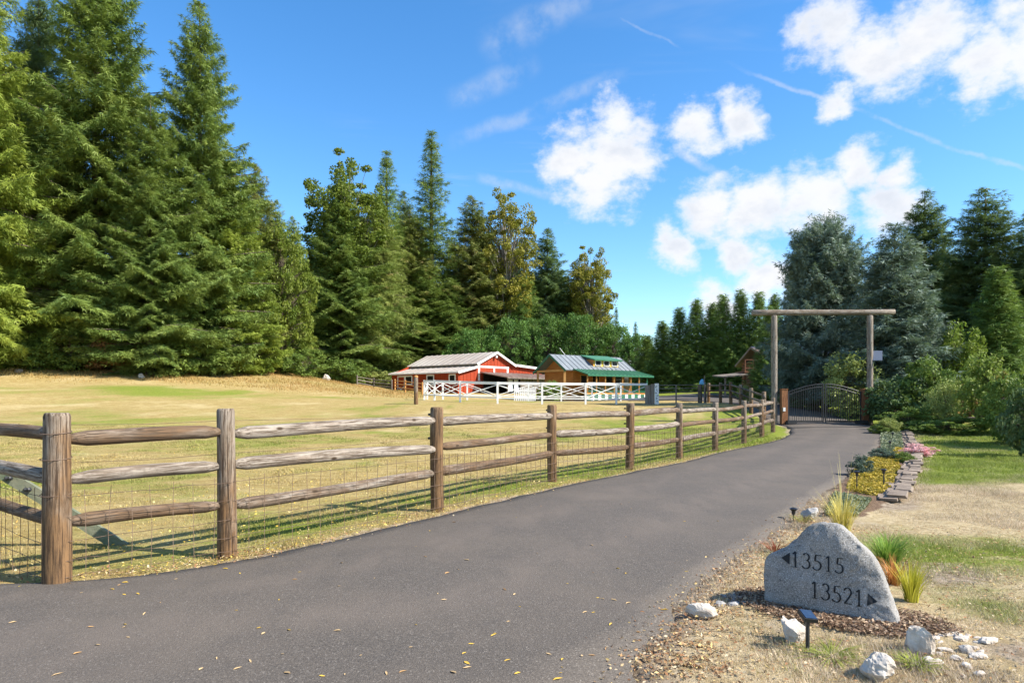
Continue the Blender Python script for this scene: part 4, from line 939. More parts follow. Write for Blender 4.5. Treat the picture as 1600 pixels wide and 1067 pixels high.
# ------------------------------------------------------------------ vegetation
def diamonds(C, D, N, ln, wd, tone, rng, bend=.0):
    """leaf sprays: one kite per centre, along D, width across N x D"""
    D = D / (np.linalg.norm(D, axis=1, keepdims=True) + 1e-9); Wv = np.cross(D, N); Wv /= (np.linalg.norm(Wv, axis=1, keepdims=True) + 1e-9)
    n = len(C); ln = ln * rng.uniform(.7, 1.25, (n, 1)); wd = wd * rng.uniform(.7, 1.3, (n, 1))
    a = C - D * ln * .5; b = C + Wv * wd * .5 + D * ln * .05; c = C + D * ln * .5; d = C - Wv * wd * .5 + D * ln * .05
    V = np.stack([a, b, c, d], 1).reshape(-1, 3); Q = np.arange(4 * n).reshape(n, 4)
    return V, Q, np.repeat(tone, 4)
def fans(C, D, N, ln, wd, tone, rng):
    """needle sprays: three narrow blades fanning from one twig point"""
    D = D / (np.linalg.norm(D, axis=1, keepdims=True) + 1e-9); Wv = np.cross(D, N); Wv /= (np.linalg.norm(Wv, axis=1, keepdims=True) + 1e-9); U = np.cross(Wv, D)
    n = len(C); out = []; a = C - D * ln * .4
    for sp in (-.62, 0.0, .62):
        l = ln * rng.uniform(.75, 1.35, (n, 1)) * (1.15 if sp == 0 else .95); dv = D + Wv * (sp + rng.normal(0, .12, (n, 1))) + U * rng.normal(-.05, .22, (n, 1)); pv = np.cross(dv, U); pv /= (np.linalg.norm(pv, axis=1, keepdims=True) + 1e-9)
        m_ = a + dv * l * .35; w = wd * rng.uniform(.7, 1.3, (n, 1)) * .5
        out.append(np.stack([m_ - pv * w - dv * l * .25, m_ + pv * w - dv * l * .1, a + dv * l], 1))
    V = np.stack(out, 1).reshape(-1, 3); return V, np.arange(9 * n).reshape(3 * n, 3), np.repeat(tone, 9)
def jit(n, s, rng): return rng.normal(0, s, (n, 3))
def conifer(seed, H, Rd, clear=.04, levels=70, nb=6, droop=.25, up=.15, prof=.85, spray=(.34, .12), tw=.30, hang=.15, p0=-.05, p1=.75, jag=.3, lead=1, bot=.6):
    rng = np.random.default_rng(seed); Cs, Ds = [], []; limbs = []
    leaders = [(0, 0, 1.0)] + [(rng.normal(0, Rd * .22), rng.normal(0, Rd * .22), rng.uniform(.88, .97)) for _ in range(lead - 1)]
    for lx, ly, lh in leaders:
        for i in range(levels if (lx, ly) == (0, 0) else levels // 2):
            fr = (i + rng.random()) / levels if (lx, ly) == (0, 0) else .55 + .45 * (i + rng.random()) / (levels // 2)
            z = H * lh * (clear + (1 - clear) * fr); off = sst(np.array(fr), .5, .8) * 1.0
            gap = .75 + .5 * vnoise(np.array([[fr * 9, lx, 3.3]]), 1.0, seed, 2)[0]
            Lr = Rd * ((1 - fr) ** prof * .96 + .02) * min(1, bot + fr * 3.2) * gap * (1 if (lx, ly) == (0, 0) else .75)
            az0 = rng.uniform(0, 6.28)
            for bnum in range(nb if fr < .93 else 4):
                az = az0 + 6.283 * bnum / nb + rng.normal(0, .25); L = max(.25, Lr * rng.uniform(1 - jag, 1 + jag * .6))
                pt = p0 + (p1 - p0) * fr + rng.normal(0, .07)
                rad = np.array([math.cos(az), math.sin(az), 0]); tan = np.array([-math.sin(az), math.cos(az), 0])
                ns = max(3, int(L / tw)); s = np.linspace(.10, 1, ns)
                pts = np.array([lx * off, ly * off, z]) + np.outer(s * L, rad) + np.outer(L * (pt * s - droop * s ** 2 + up * s ** 3), (0, 0, 1.0))
                limbs.append((pts[[0, ns // 2, -1]], max(.012, L * .016)))
                l = np.minimum((.42 * L * (1 - s) ** .7 + .24) * rng.uniform(.6, 1.25, ns), 1.7 * Rd / 5); bt = rng.uniform(-.3, .3)
                for sd in (-1, 1):
                    td = .62 * rad + sd * .78 * tan + np.array([0, 0, -.12]); k = max(2, int(l.max() / (spray[0] * .62)))
                    q = np.linspace(.12, 1, k)
                    c = pts[:, None, :] + (l[:, None] * q[None, :])[:, :, None] * td + np.array([0, 0, -1.0]) * (hang * (l[:, None] * q[None, :]) * 1.0)[:, :, None]
                    keep = (np.arange(k)[None, :] * spray[0] * .55 <= l[:, None] + .05)
                    c = c[keep]; d = np.tile(td, (len(c), 1)) + np.array([0, 0, -hang * .8]); Cs.append(c); Ds.append(d)
                k = max(3, int(L / (spray[0] * .6))); s2 = np.linspace(.15, 1.03, k)
                c = np.array([lx * off, ly * off, z]) + np.outer(s2 * L, rad) + np.outer(L * (pt * s2 - droop * s2 ** 2 + up * s2 ** 3), (0, 0, 1.0)); Cs.append(c); Ds.append(np.tile(rad + np.array([0, 0, pt - droop * 1.4]), (k, 1)))
    C = np.vstack(Cs); D = np.vstack(Ds); n = len(C)
    C += jit(n, .075, rng); C[:, 2] -= np.abs(rng.normal(0, .11, n)); D = D / np.linalg.norm(D, axis=1, keepdims=True) + jit(n, .32, rng); N = np.array([0, 0, 1.0]) + jit(n, .55, rng)
    # sprays grow in tufts: tone shared by neighbours
    tone = np.clip(vnoise(C, 1.1, seed + 3, 2) * 1.3 + rng.uniform(-.3, .3, n) - .15, 0, 1)
    V, Q, T = fans(C, D, N, spray[0] * 1.12, spray[1] * .54, tone, rng)
    lst = [tube_np([(0, 0, -.6)] + [(0, 0, H * t) for t in (.02, .3, .6, .85, .995)], [H * .014 + .05, H * .012 + .05, H * .009, H * .006, H * .003, .01], 9)]
    for lx, ly, lh in leaders[1:]: lst.append(tube_np([(0, 0, H * .45), (lx * .6, ly * .6, H * .6), (lx, ly, H * lh)], [H * .006, H * .004, .01], 6))
    for p, r in limbs[::2]: lst.append(tube_np(p, [r, r * .7, r * .25], 3, False))
    TV, TF = merge(lst)
    return mesh('crown', V, Q, MAT['fir'], False, {'tone': T}), mesh('trunk', TV, TF, MAT['bark'], True)
def broadleaf(seed, H, Rd, clear=.25, nclump=90, leaf=(.22, .16), cr=.8, nl=110, flat_=.75, shell=.55, m='maple', trunk_r=.018, limbs=True, upl=.35):
    rng = np.random.default_rng(seed); cen = []; zc = H * (1 + clear) / 2; hz_ = H * (1 - clear) / 2
    while len(cen) < nclump:
        d = rng.normal(size=3); d /= np.linalg.norm(d); r = rng.uniform(shell, 1) ** .6 if rng.random() < .75 else rng.random() ** .5
        lob_ = .72 + .5 * vnoise((d * 1.7 + 7)[None, :], 1, seed, 2)[0]
        cen.append((d[0] * r * Rd * lob_, d[1] * r * Rd * lob_, zc + d[2] * r * hz_ * min(1, lob_ + .1)))
    cen = np.array(cen); cen[:, 2] = np.maximum(cen[:, 2], cr * .3)
    n = nclump * nl; which = np.repeat(np.arange(nclump), nl); sz = rng.uniform(.6, 1.25, nclump)
    p = rng.normal(size=(n, 3)); p /= np.linalg.norm(p, axis=1, keepdims=True); p *= rng.uniform(.25, 1, (n, 1)) ** .6 * cr * sz[which][:, None]; p[:, 2] *= flat_; p *= rng.uniform(.45, 1.45, (nclump, 3))[which]
    C = cen[which] + p; D = p / (np.linalg.norm(p, axis=1, keepdims=True) + 1e-6) * .6 + jit(n, .6, rng) + np.array([0, 0, -.1]); N = np.array([0, 0, upl]) + p / cr * .6 + jit(n, .5, rng)
    tone = np.clip(rng.uniform(0, 1, nclump)[which] * .6 + rng.uniform(0, .45, n), 0, 1)
    V, Q, T = diamonds(C, D, N, leaf[0], leaf[1], tone, rng)
    lst = [tube_np([(0, 0, -.3), (0, 0, H * .05), (H * .01, 0, H * .35), (-H * .01, H * .012, H * .6), (0, 0, H * .80)], [H * trunk_r * 1.2, H * trunk_r, H * trunk_r * .75, H * trunk_r * .4, .015], 8)]
    if limbs:
        for c in cen[::1]:
            z0 = max(.0, c[2] * rng.uniform(.45, .8)); a = np.array([0, 0, z0]); mid = (a + c) / 2 + np.array([0, 0, .12 * H * .2]); lst.append(tube_np([a, mid, c], [max(.012, H * .0045), max(.009, H * .003), .008], 4, False))
    TV, TF = merge(lst)
    return mesh('crown', V, Q, MAT[m], False, {'tone': T}), mesh('trunk', TV, TF, MAT['bark'], True)
PROT = {
 'firA': (conifer(1, 30, 5.8, .03, 46, 7, droop=.36, up=.26, hang=.38, spray=(.31, .12), tw=.17, prof=.70, jag=.60), 30, 5.2),
 'firB': (conifer(2, 30, 5.8, .02, 44, 7, droop=.28, up=.14, hang=.48, spray=(.31, .12), tw=.17, prof=.66, jag=.60), 30, 5.2),
 'firC': (conifer(3, 30, 4.8, .05, 46, 7, droop=.42, up=.20, hang=.55, spray=(.31, .12), tw=.17, prof=.66, jag=.62), 30, 4.2),
 'spire': (conifer(4, 30, 3.8, .05, 58, 5, droop=.38, up=.26, hang=.25, spray=(.36, .12), tw=.25, prof=.78, jag=.5), 30, 3.8),
 'cedar': (conifer(5, 12, 2.2, .0, 64, 6, droop=.35, up=.42, hang=.7, spray=(.25, .085), tw=.18, prof=.95, p0=.1, p1=1.0, jag=.4, bot=.9), 12, 1.9),
 'weep': (conifer(6, 25, 4.0, .02, 60, 6, droop=.7, up=.2, hang=1.1, spray=(.38, .085), tw=.26, prof=.55, jag=.4), 25, 4.0),
 'blueA': (conifer(7, 12, 4.4, .10, 30, 7, droop=.24, up=.22, hang=.22, spray=(.22, .09), tw=.15, prof=.55, p0=.0, p1=.9, jag=.28, lead=4, bot=.8), 12, 4.4),
 'blueB': (conifer(8, 12, 3.2, .04, 36, 7, droop=.26, up=.24, hang=.24, spray=(.22, .09), tw=.14, prof=.75, jag=.3), 12, 3.2),
 'cotton': (broadleaf(11, 24, 4.6, .25, 220, (.28, .18), .8, 130, m='alder', flat_=.9, shell=.35), 24, 4.6),
 'cottonB': (broadleaf(12, 24, 4.6, .35, 230, (.26, .17), .62, 80, m='alder', shell=.3), 24, 4.6),
 'maple': (broadleaf(13, 12, 5.0, .02, 240, (.26, .18), .75, 115, m='maple', shell=.6), 12, 5.0),
 'hedge': (broadleaf(14, 8, 4.2, .0, 170, (.30, .11), .75, 125, m='hedge', shell=.6, upl=.6), 8, 4.2),
 'bush': (broadleaf(15, 2.2, 1.4, .0, 70, (.13, .07), .34, 110, m='shrub', shell=.5), 2.2, 1.4),
 'bushL': (broadleaf(16, 2.4, 1.0, .0, 60, (.11, .055), .30, 110, m='shrubl', shell=.4, flat_=1.2), 2.4, 1.0),
 'bushD': (broadleaf(17, 2.2, 1.5, .0, 70, (.16, .09), .36, 90, m='laurel', shell=.6), 2.2, 1.5),
}
TCOUNT = {}
def tree(kind, name, label, cat, px, d, H, Rd, m, rot=0.0, group=None, dzz=0.0, y=None):
    (cm, tm), h0, r0 = PROT[kind]; p = gp(px, d); t = thing(name, p + Vector((0, 0, dzz)), label, cat, group)
    t.rotation_euler = (0, 0, rot); t.scale = (Rd / r0, Rd / r0, H / h0)
    for nm, me, mt in (('crown', cm, MAT[m]), ('trunk', tm, MAT['bark'] if kind not in ('cotton', 'cottonB') else MAT['barkl'])):
        o = link(bpy.data.objects.new(nm, me), t); o.material_slots[0].link = 'OBJECT'; o.material_slots[0].material = mt
    return t
def hpx(ytop, d, px):   # height that reaches a picture row
    return CH + (HY - ytop) * d / F - gp(px, d).z
GLT = 'firs of the wood on the left'
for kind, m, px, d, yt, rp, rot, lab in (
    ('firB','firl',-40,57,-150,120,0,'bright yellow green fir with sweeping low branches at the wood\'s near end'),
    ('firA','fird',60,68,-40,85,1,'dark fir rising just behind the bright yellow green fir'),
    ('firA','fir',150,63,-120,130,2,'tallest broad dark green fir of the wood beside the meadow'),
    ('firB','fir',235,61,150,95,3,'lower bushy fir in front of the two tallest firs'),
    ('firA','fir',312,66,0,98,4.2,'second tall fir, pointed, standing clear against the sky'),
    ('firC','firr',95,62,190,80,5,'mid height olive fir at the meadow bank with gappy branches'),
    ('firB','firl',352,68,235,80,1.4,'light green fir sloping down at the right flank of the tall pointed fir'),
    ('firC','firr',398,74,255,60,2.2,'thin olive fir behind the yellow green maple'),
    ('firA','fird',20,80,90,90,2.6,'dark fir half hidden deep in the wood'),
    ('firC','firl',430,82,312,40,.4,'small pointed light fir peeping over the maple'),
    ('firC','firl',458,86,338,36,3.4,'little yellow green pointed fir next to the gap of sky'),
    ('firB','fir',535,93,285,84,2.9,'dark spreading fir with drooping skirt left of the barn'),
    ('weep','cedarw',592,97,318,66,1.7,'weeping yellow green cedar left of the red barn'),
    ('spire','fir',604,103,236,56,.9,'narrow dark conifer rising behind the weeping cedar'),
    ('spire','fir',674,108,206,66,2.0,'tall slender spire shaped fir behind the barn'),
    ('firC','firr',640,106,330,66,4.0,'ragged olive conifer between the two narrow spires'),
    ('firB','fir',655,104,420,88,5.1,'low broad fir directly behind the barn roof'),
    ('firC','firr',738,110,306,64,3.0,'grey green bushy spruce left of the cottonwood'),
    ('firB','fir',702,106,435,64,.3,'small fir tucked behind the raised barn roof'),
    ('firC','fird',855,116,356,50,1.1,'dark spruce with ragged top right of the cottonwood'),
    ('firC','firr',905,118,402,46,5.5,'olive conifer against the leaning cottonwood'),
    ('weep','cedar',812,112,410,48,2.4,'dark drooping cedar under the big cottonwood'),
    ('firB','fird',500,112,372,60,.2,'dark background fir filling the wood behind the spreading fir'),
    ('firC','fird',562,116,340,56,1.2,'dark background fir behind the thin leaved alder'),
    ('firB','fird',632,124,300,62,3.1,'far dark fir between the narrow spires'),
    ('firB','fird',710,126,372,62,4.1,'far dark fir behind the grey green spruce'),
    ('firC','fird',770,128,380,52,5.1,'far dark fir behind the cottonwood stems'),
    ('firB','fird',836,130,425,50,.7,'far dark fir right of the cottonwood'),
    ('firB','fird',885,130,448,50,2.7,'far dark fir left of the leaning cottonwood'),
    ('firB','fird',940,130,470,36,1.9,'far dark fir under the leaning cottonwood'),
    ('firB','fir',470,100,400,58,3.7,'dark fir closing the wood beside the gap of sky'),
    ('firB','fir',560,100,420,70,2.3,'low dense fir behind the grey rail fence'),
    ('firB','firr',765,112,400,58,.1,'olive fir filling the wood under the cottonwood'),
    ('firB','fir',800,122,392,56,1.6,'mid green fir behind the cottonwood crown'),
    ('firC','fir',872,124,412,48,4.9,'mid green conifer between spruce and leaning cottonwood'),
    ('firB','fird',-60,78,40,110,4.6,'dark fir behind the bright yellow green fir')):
    tree(kind, 'fir_tree', lab, 'tree', px, d, hpx(yt, d, px), rp * d / F, m, rot)
tree('cotton','cottonwood_tree','yellow green cottonwood with bare stems showing, above the barn','tree',790,112,hpx(287,112,790),56*112/F,'alder',.5)
tree('cotton','cottonwood_tree','smaller leaning cottonwood with ragged rounded head above the cabin','tree',924,114,hpx(378,114,924),38*114/F,'alder',2.5)
tree('cotton','alder_tree','thin leaved alder rising above the dark spreading fir','tree',538,96,hpx(232,96,538),70*96/F,'maple',4.0)
tree('maple','maple_tree','leafy yellow green maple at the edge of the wood beside the sky gap','tree',440,74,hpx(350,74,440),50*74/F,'maple',1.0)
tree('maple','maple_tree','low rounded yellow green maple at the meadow edge below the light fir','tree',395,70,hpx(430,70,395),46*70/F,'maple',3.0)
for i, (px, d, yt, rp, mm_, lab) in enumerate(((110,60,505,52,'shrub','green bramble thicket below the tallest fir'),(185,61,520,45,'brown_bush','dead reddish brown bush in the shade under the tallest fir'),(60,59,525,40,'shrub','leafy thicket below the bright yellow green fir'),
        (265,62,520,50,'shrub','grey green thicket under the lower bushy fir'),(330,65,530,44,'shrub','thicket under the tall pointed fir'),(400,69,528,40,'maple','yellow green thicket at the foot of the low maple'),(470,74,545,42,'shrub','dark thicket by the sky gap at the wood edge'),
        (540,86,560,45,'shrub','green thicket behind the old grey rail fence'),(586,92,573,22,'shrubl','yellow sunlit bush at the left corner of the barn'))):
    tree('bush', 'thicket', lab, 'bush', px, d, hpx(yt, d, px) , rp * d / F, mm_, i * 1.1)
for i, (px, d, yt, rp, lab) in enumerate(((742,96,520,48,'at the barn ridge'),(800,98,503,50,'behind the barn gable'),(856,98,500,46,'between barn and cabin'),(908,97,498,46,'behind the cabin chimney side'),(958,96,512,42,'behind the cabin dormer'),(995,92,528,34,'beyond the porch end of the cabin'))):
    tree('hedge', 'hedge_tree', 'dense dark green rounded hedge tree ' + lab, 'tree', px, d, hpx(yt, d, px) * 1.05, rp * d / F, 'hedge', i * 2.1)
for px, d, yt, lab in ((963,135,480,'far'),(993,138,503,'farther')): tree('spire', 'fir_tree', 'small %s pointed fir showing over the hedge trees' % lab, 'tree', px, d, hpx(yt, d, px), 15 * d / F, 'fird', d)
GC = 'row of cedars behind the yard'
for i, (px, d, yt, rp) in enumerate(((1012,84,525,26),(1036,80,503,30),(1062,78,482,30),(1088,77,470,31),(1113,78,475,30),(1130,76,462,30),(1158,75,455,31),(1186,74,458,30),(1210,76,462,28))):
    tree('cedar', 'cedar_tree', ('first', 'second', 'third', 'fourth', 'fifth', 'sixth', 'seventh', 'eighth', 'ninth')[i] + ' cedar from the cabin in the dark row behind the yard', 'tree', px, d, hpx(yt, d, px), rp * d / F * 1.15, 'cedar', i * 1.3, GC)
tree('blueA','blue_spruce','broad blue spruce with a rounded many tipped head behind the gate','tree',1290,43,hpx(343,43,1290),104*43/F,'blue_spruce',.4)
tree('blueB','blue_spruce','conical blue spruce right of the log gateway','tree',1398,38,hpx(353,38,1398),112*38/F,'blue_spruce',1.2)
tree('blueB','blue_spruce','smaller spruce with a bare lower trunk seen through the gateway','tree',1246,46,hpx(400,46,1246),46*46/F,'blue_spruce',2.6)
for kind, m, px, d, yt, rp, rot, lab in (('firA','fird',1445,58,298,84,.7,'tall pointed dark fir behind the conical blue spruce'),('firB','fird',1540,52,295,116,2.1,'tall broad dark fir behind the garden shrubs'),
        ('firB','fird',1625,48,325,110,3.3,'dark fir rising behind the very dark lawn shrub'),('firC','fird',1490,62,400,60,4.4,'lower dark fir between the two tall garden firs'),('cedar','cedar',1204,55,480,34,.9,'dark cedar rising in front of the log house roof'),('cedar','cedar',1560,42,420,64,1.9,'dense green cedar in front of the tall broad garden fir'),('firB','fird',1385,66,375,55,5.0,'dark fir between the two blue spruces')):
    tree(kind, 'fir_tree' if kind != 'cedar' else 'cedar_tree', lab, 'tree', px, d, hpx(yt, d, px), rp * d / F, m, rot)
for kind, m, px, d, yt, rp, rot, lab in (
    ('bushL','shrubl',1330,36.5,557,44,.2,'pale green upright shrub behind the iron gate'),
    ('bushD','laurel',1268,43,615,34,1,'low dark shrub behind the left gate leaf'),
    ('bushD','laurel',1405,31.2,590,52,.6,'glossy dark green shrub right of the log gateway'),
    ('bushL','maple',1502,36,515,42,1.4,'yellow green small tree behind the garden rail fence'),
    ('bush','shrub',1462,30.5,560,50,2.2,'blue green shrub under the conical spruce'),
    ('bushL','shrubl',1478,27.2,598,30,3.2,'upright pale yellow green shrub before the garden rail fence'),
    ('bush','shrub',1420,27.6,636,42,4.1,'loose flowering shrub beside the right gate post'),
    ('bush','shrub',1482,25.4,652,54,5.2,'wide dark green fern like shrub bordering the lawn'),
    ('bush','shrubr',1556,25.5,556,52,.9,'tall shrub with orange red new tips'),
    ('bush','shrub',1585,21.5,590,46,2.7,'green shrub at the lawn edge beside the red tipped shrub'),
    ('bushD','laurel',1612,17.6,606,40,3.9,'very dark shrub overhanging the lawn edge'),
    ('bushL','shrubl',1388,26.2,655,20,5.5,'small yellow green plant at the foot of the right gate post'),
    ('bushL','shrubl',1163,47.5,603,12,.5,'small yellow bush behind the dark rail fence'),
    ('bush','shrub',862,63,595,20,.5,'light shrub in front of the cabin gable')):
    tree(kind, 'shrub', lab, 'shrub', px, d, hpx(yt, d, px), rp * d / F, m, rot)
# shrubs and firs that carry on to the right of the picture and shade the lawn
for px, d, H, rp in ((1690,20,3.0,60),(1720,24,4.0,70)): tree('bush', 'shrub', 'large green garden shrub beyond the lawn', 'shrub', px, d, H, rp * d / F, 'shrub', px, 'garden shrubs right of the lawn')

# ---- clumps of blades
def clump(name, label, x, y, h, spread, n, c1, c2, w=.008, seed=0, arch=.5, cat='ornamental grass'):
    rng = np.random.default_rng(seed); V = []; Q = []; Cc = []; z0 = tz1(x, y) - .02; segs = 4
    for i in range(n):
        a = rng.uniform(0, 6.283); r = rng.uniform(0, spread * .28); hh = h * rng.uniform(.55, 1.05); ln = spread * rng.uniform(.2, 1) ; ww = w * rng.uniform(.6, 1.2); t_ = np.array([-math.sin(a), math.cos(a), 0]); col = np.array(c1) + (np.array(c2) - np.array(c1)) * rng.random()
        base = len(V)
        for s in range(segs + 1):
            t = s / segs; p = np.array([x + math.cos(a) * (r + ln * t ** 1.7), y + math.sin(a) * (r + ln * t ** 1.7), z0 + hh * (t - arch * .45 * t ** 3)])
            k = ww * (1 - t * .9); V += [p - t_ * k, p + t_ * k]; Cc += [col, col]
        for s in range(segs): Q.append((base+2*s, base+2*s+1, base+2*s+3, base+2*s+2))
    t = thing(name, (x, y, z0), label, cat); put('blades', V, np.array(Q), MAT['blade'], t, False, {'col': np.array(Cc)}); return t
Y1c, Y2c = (.42,.36,.05), (.66,.55,.12)
x, y = flat(1316, 830); clump('grass_clump', 'tall golden grass clump rising behind the boulder', x, y, .55, .32, 190, Y1c, (.7,.6,.2), .006, 1, .3)
x, y = flat(1318, 826); clump('grass_stalks', 'few tall pale stalks standing above the golden grass clump', x + .04, y + .1, 1.0, .16, 9, (.7,.6,.25), (.78,.68,.3), .006, 7, .1)
x, y = flat(1387, 880); clump('grass_clump', 'bright green arching grass clump beside the boulder', x, y, .40, .34, 330, (.12,.24,.03), (.30,.42,.08), .006, 2, .7)
x, y = flat(1397, 912); clump('grass_clump', 'orange red flax tuft between the boulder and the yellow tuft', x, y, .30, .22, 110, (.38,.15,.04), (.55,.27,.08), .007, 3, .5)
x, y = flat(1424, 940); clump('grass_clump', 'spiky yellow green tuft at the right side of the boulder', x, y, .36, .16, 210, (.36,.36,.03), (.62,.58,.08), .006, 4, .25)
x, y = flat(1212, 862); clump('grass_clump', 'small dark red flax tuft left of the boulder', x, y, .18, .2, 40, (.22,.07,.04), (.32,.12,.06), .008, 5, .5)
x, y = flat(1432, 1040); clump('weed_clump', 'low green weeds between the two nearest white rocks', x, y, .10, .16, 140, (.17,.24,.03), (.36,.40,.06), .008, 6, .8, 'weeds')
x, y = flat(1300, 1022); clump('weed_clump', 'low green weeds in front of the boulder beside the stake light', x, y, .07, .28, 170, (.17,.22,.03), (.34,.36,.08), .006, 8, .8, 'weeds')
x, y = flat(1255, 815); clump('weed_clump', 'sparse weeds at the asphalt edge behind the boulder', x, y, .16, .3, 90, (.2,.2,.05), (.42,.38,.12), .005, 9, .6, 'weeds')
# ---- low bed plants
def cover(name, label, poly, m, n, hgt, leaf, seed, cat, kind=None):
    rng = np.random.default_rng(seed); poly = np.array([flat(*p) for p in poly]); lo, hi = poly.min(0), poly.max(0); pts = []
    while len(pts) < n:
        q = rng.uniform(lo, hi, (n, 2)); q = q[inpoly(q[:, 0], q[:, 1], poly)]; pts += list(q)
    q = np.array(pts[:n]); z = tz(q[:, 0], q[:, 1]) + hgt * vnoise(q, 3.5, seed, 3) * rng.uniform(.3, 1.2, n)
    C = np.column_stack([q, z]); V, Q, T = diamonds(C, jit(n, 1, rng) * (1, 1, .5), np.array([0, 0, .8]) + jit(n, .5, rng), leaf, leaf * .7, np.clip(vnoise(q, 2.2, seed + 1, 3) + rng.uniform(-.3, .3, n), 0, 1), rng)
    o = put(name, V, Q, MAT[m], None, False, {'tone': T}, label=label, category=cat); 
    if kind: o['kind'] = kind
cover('sedum_carpet', 'yellow orange sedum carpet around the blue dwarf conifer', [(1322,768),(1330,745),(1348,722),(1400,714),(1408,735),(1392,768),(1368,778)], 'sedum', 15000, .12, .045, 1, 'ground cover', 'stuff')
cover('sedum_carpet', 'small yellow sedum patch beside the edging stones', [(1392,712),(1398,704),(1412,704),(1414,720),(1400,722)], 'sedum', 4500, .12, .05, 2, 'ground cover', 'stuff')
cover('ground_cover', 'pale grey green ground cover mat below the gate shrubs', [(1377,708),(1376,684),(1408,684),(1412,702),(1392,708)], 'greycover', 7000, .16, .06, 3, 'ground cover', 'stuff')
cover('ground_cover', 'grey green low mat at the golden grass clump', [(1290,806),(1305,772),(1340,780),(1362,785),(1340,808)], 'greycover', 8000, .10, .04, 4, 'ground cover', 'stuff')
def smallbush(name, label, px, py, H, Rd, m, rot):
    x, y = flat(px, py); (cm, tm), h0, r0 = PROT['bush']; t = thing(name, (x, y, tz1(x, y) - .02), label, 'shrub'); t.scale = (Rd / r0, Rd / r0, H / h0); t.rotation_euler = (0, 0, rot)
    for nm, me, mt in (('crown', cm, MAT[m]), ('trunk', tm, MAT['bark'])):
        o = link(bpy.data.objects.new(nm, me), t); o.material_slots[0].link = 'OBJECT'; o.material_slots[0].material = mt
smallbush('dwarf_conifer', 'blue green dwarf conifer cushion in the yellow sedum', 1347, 744, .42, .24, 'bluebush', .3)
smallbush('low_shrub', 'grey blue low shrub between sedum and ground cover', 1383, 718, .30, .40, 'bluebush', 1.3)
smallbush('low_shrub', 'low leafy plant at the drive edge near the right gate post', 1378, 684, .35, .5, 'shrub', 2.3)
smallbush('flower_clump', 'pink and white flower clump beside the edging stones', 1437, 712, .34, .42, 'pink', .8)
smallbush('low_shrub', 'small dark plant against the inside of the edging stones', 1413, 724, .30, .22, 'shrub', 3.3)

# ---- grass blades on the ground
def grass(name, label, n, xr, yr, hmin, hmax, w, seed, accept, dpow=1.0, cat='grass'):
    rng = np.random.default_rng(seed); got = []; c = 0
    while c < n:
        k = n; yy = yr[0] * (yr[1] / yr[0]) ** (rng.random(k) ** dpow); xx = rng.uniform(xr[0], xr[1], k)
        sel = accept(xx, yy, rng); got.append(np.column_stack([xx[sel], yy[sel]])); c += sel.sum()
    q = np.vstack(got)[:n]; gmk, sk, mk = masks(q[:, 0], q[:, 1])
    keep = rng.random(n) > np.clip(sk * .75 + mk * 1.2, 0, .96); q, gmk = q[keep], gmk[keep]; n = len(q)
    rt = (q[:, 0] > np.interp(q[:, 1], DR[:, 1], DR[:, 0]))[:, None]
    gf = np.clip((gmk + rng.normal(0, .16, n) - .12) * 1.35, 0, 1)[:, None]; r = rng.random((n, 1))
    straw = np.array([.27,.19,.065]) * (1 - r) + np.array([.64,.51,.245]) * r; grn = np.array([.12,.18,.02]) * (1 - r) + np.array([.31,.36,.06]) * r
    straw = np.where(rt, straw * np.array([1.14, 1.20, 1.9]), straw)
    col = straw * (1 - gf) + grn * gf
    col = col * (.62 + .76 * vnoise(q, 2.6, seed + 5, 3))[:, None]
    h = rng.uniform(hmin, hmax, n) * (.75 + .6 * gf[:, 0]) * (.3 + 2.4 * vnoise(q, 1.3, seed, 3) ** 2) * (1 + .9 * np.exp(-(np.minimum(np.abs(np.interp(q[:, 1], DL[60:, 1], DL[60:, 0]) - q[:, 0]), 9) / .45) ** 2)); a = rng.uniform(0, 6.283, n); lean = rng.uniform(.3, 1.3, n) * h
    z = tz(q[:, 0], q[:, 1]) - .012; sc = np.maximum(1, q[:, 1] / 9) * w
    t = np.column_stack([-np.sin(a), np.cos(a), np.zeros(n)]) * sc[:, None]; B = np.column_stack([q, z]); tip = B + np.column_stack([np.cos(a) * lean, np.sin(a) * lean, h])
    V = np.stack([B - t, B + t, tip], 1).reshape(-1, 3); Q = np.arange(3 * n).reshape(n, 3)
    put(name, V, Q, MAT['blade'], None, False, {'col': np.repeat(col, 3, 0)}, label=label, category=cat, kind='stuff')
def okR(x, y, rng): return (x > np.interp(y, DR[:, 1], DR[:, 0]) + .08) & (x < .95 * y + .5) & ~inpoly(x, y, BED) 
def okL(x, y, rng): return ~inpoly(x, y, DPOLY) & (x < np.interp(y, DL[60:, 1], DL[60:, 0])) & (x > -.80 * y - .6)
grass('verge_grass', 'dry and green grass on the verge and lawn', 340000, (.4, 16), (3.3, 17), .02, .065, .0021, 1, okR, 1.0)
grass('far_lawn_grass', 'mown green lawn grass below the garden shrubs', 90000, (9, 28), (14, 30), .03, .06, .004, 2, okR, 1.0)
grass('meadow_grass', 'short dry meadow grass behind the rail fence', 330000, (-22, 10), (5.6, 30), .02, .055, .0028, 3, okL, .85)
def okB(x, y, rng): return (y - (58 + .22 * (x + 25)) > -2.5 + 5.5 * vnoise(np.column_stack([x, y]), .22, 8, 3) + rng.exponential(1.2, len(x)) * np.sign(rng.random(len(x)) - .5)) & (y < 82) & (x < -8) & (x > -.85 * y)
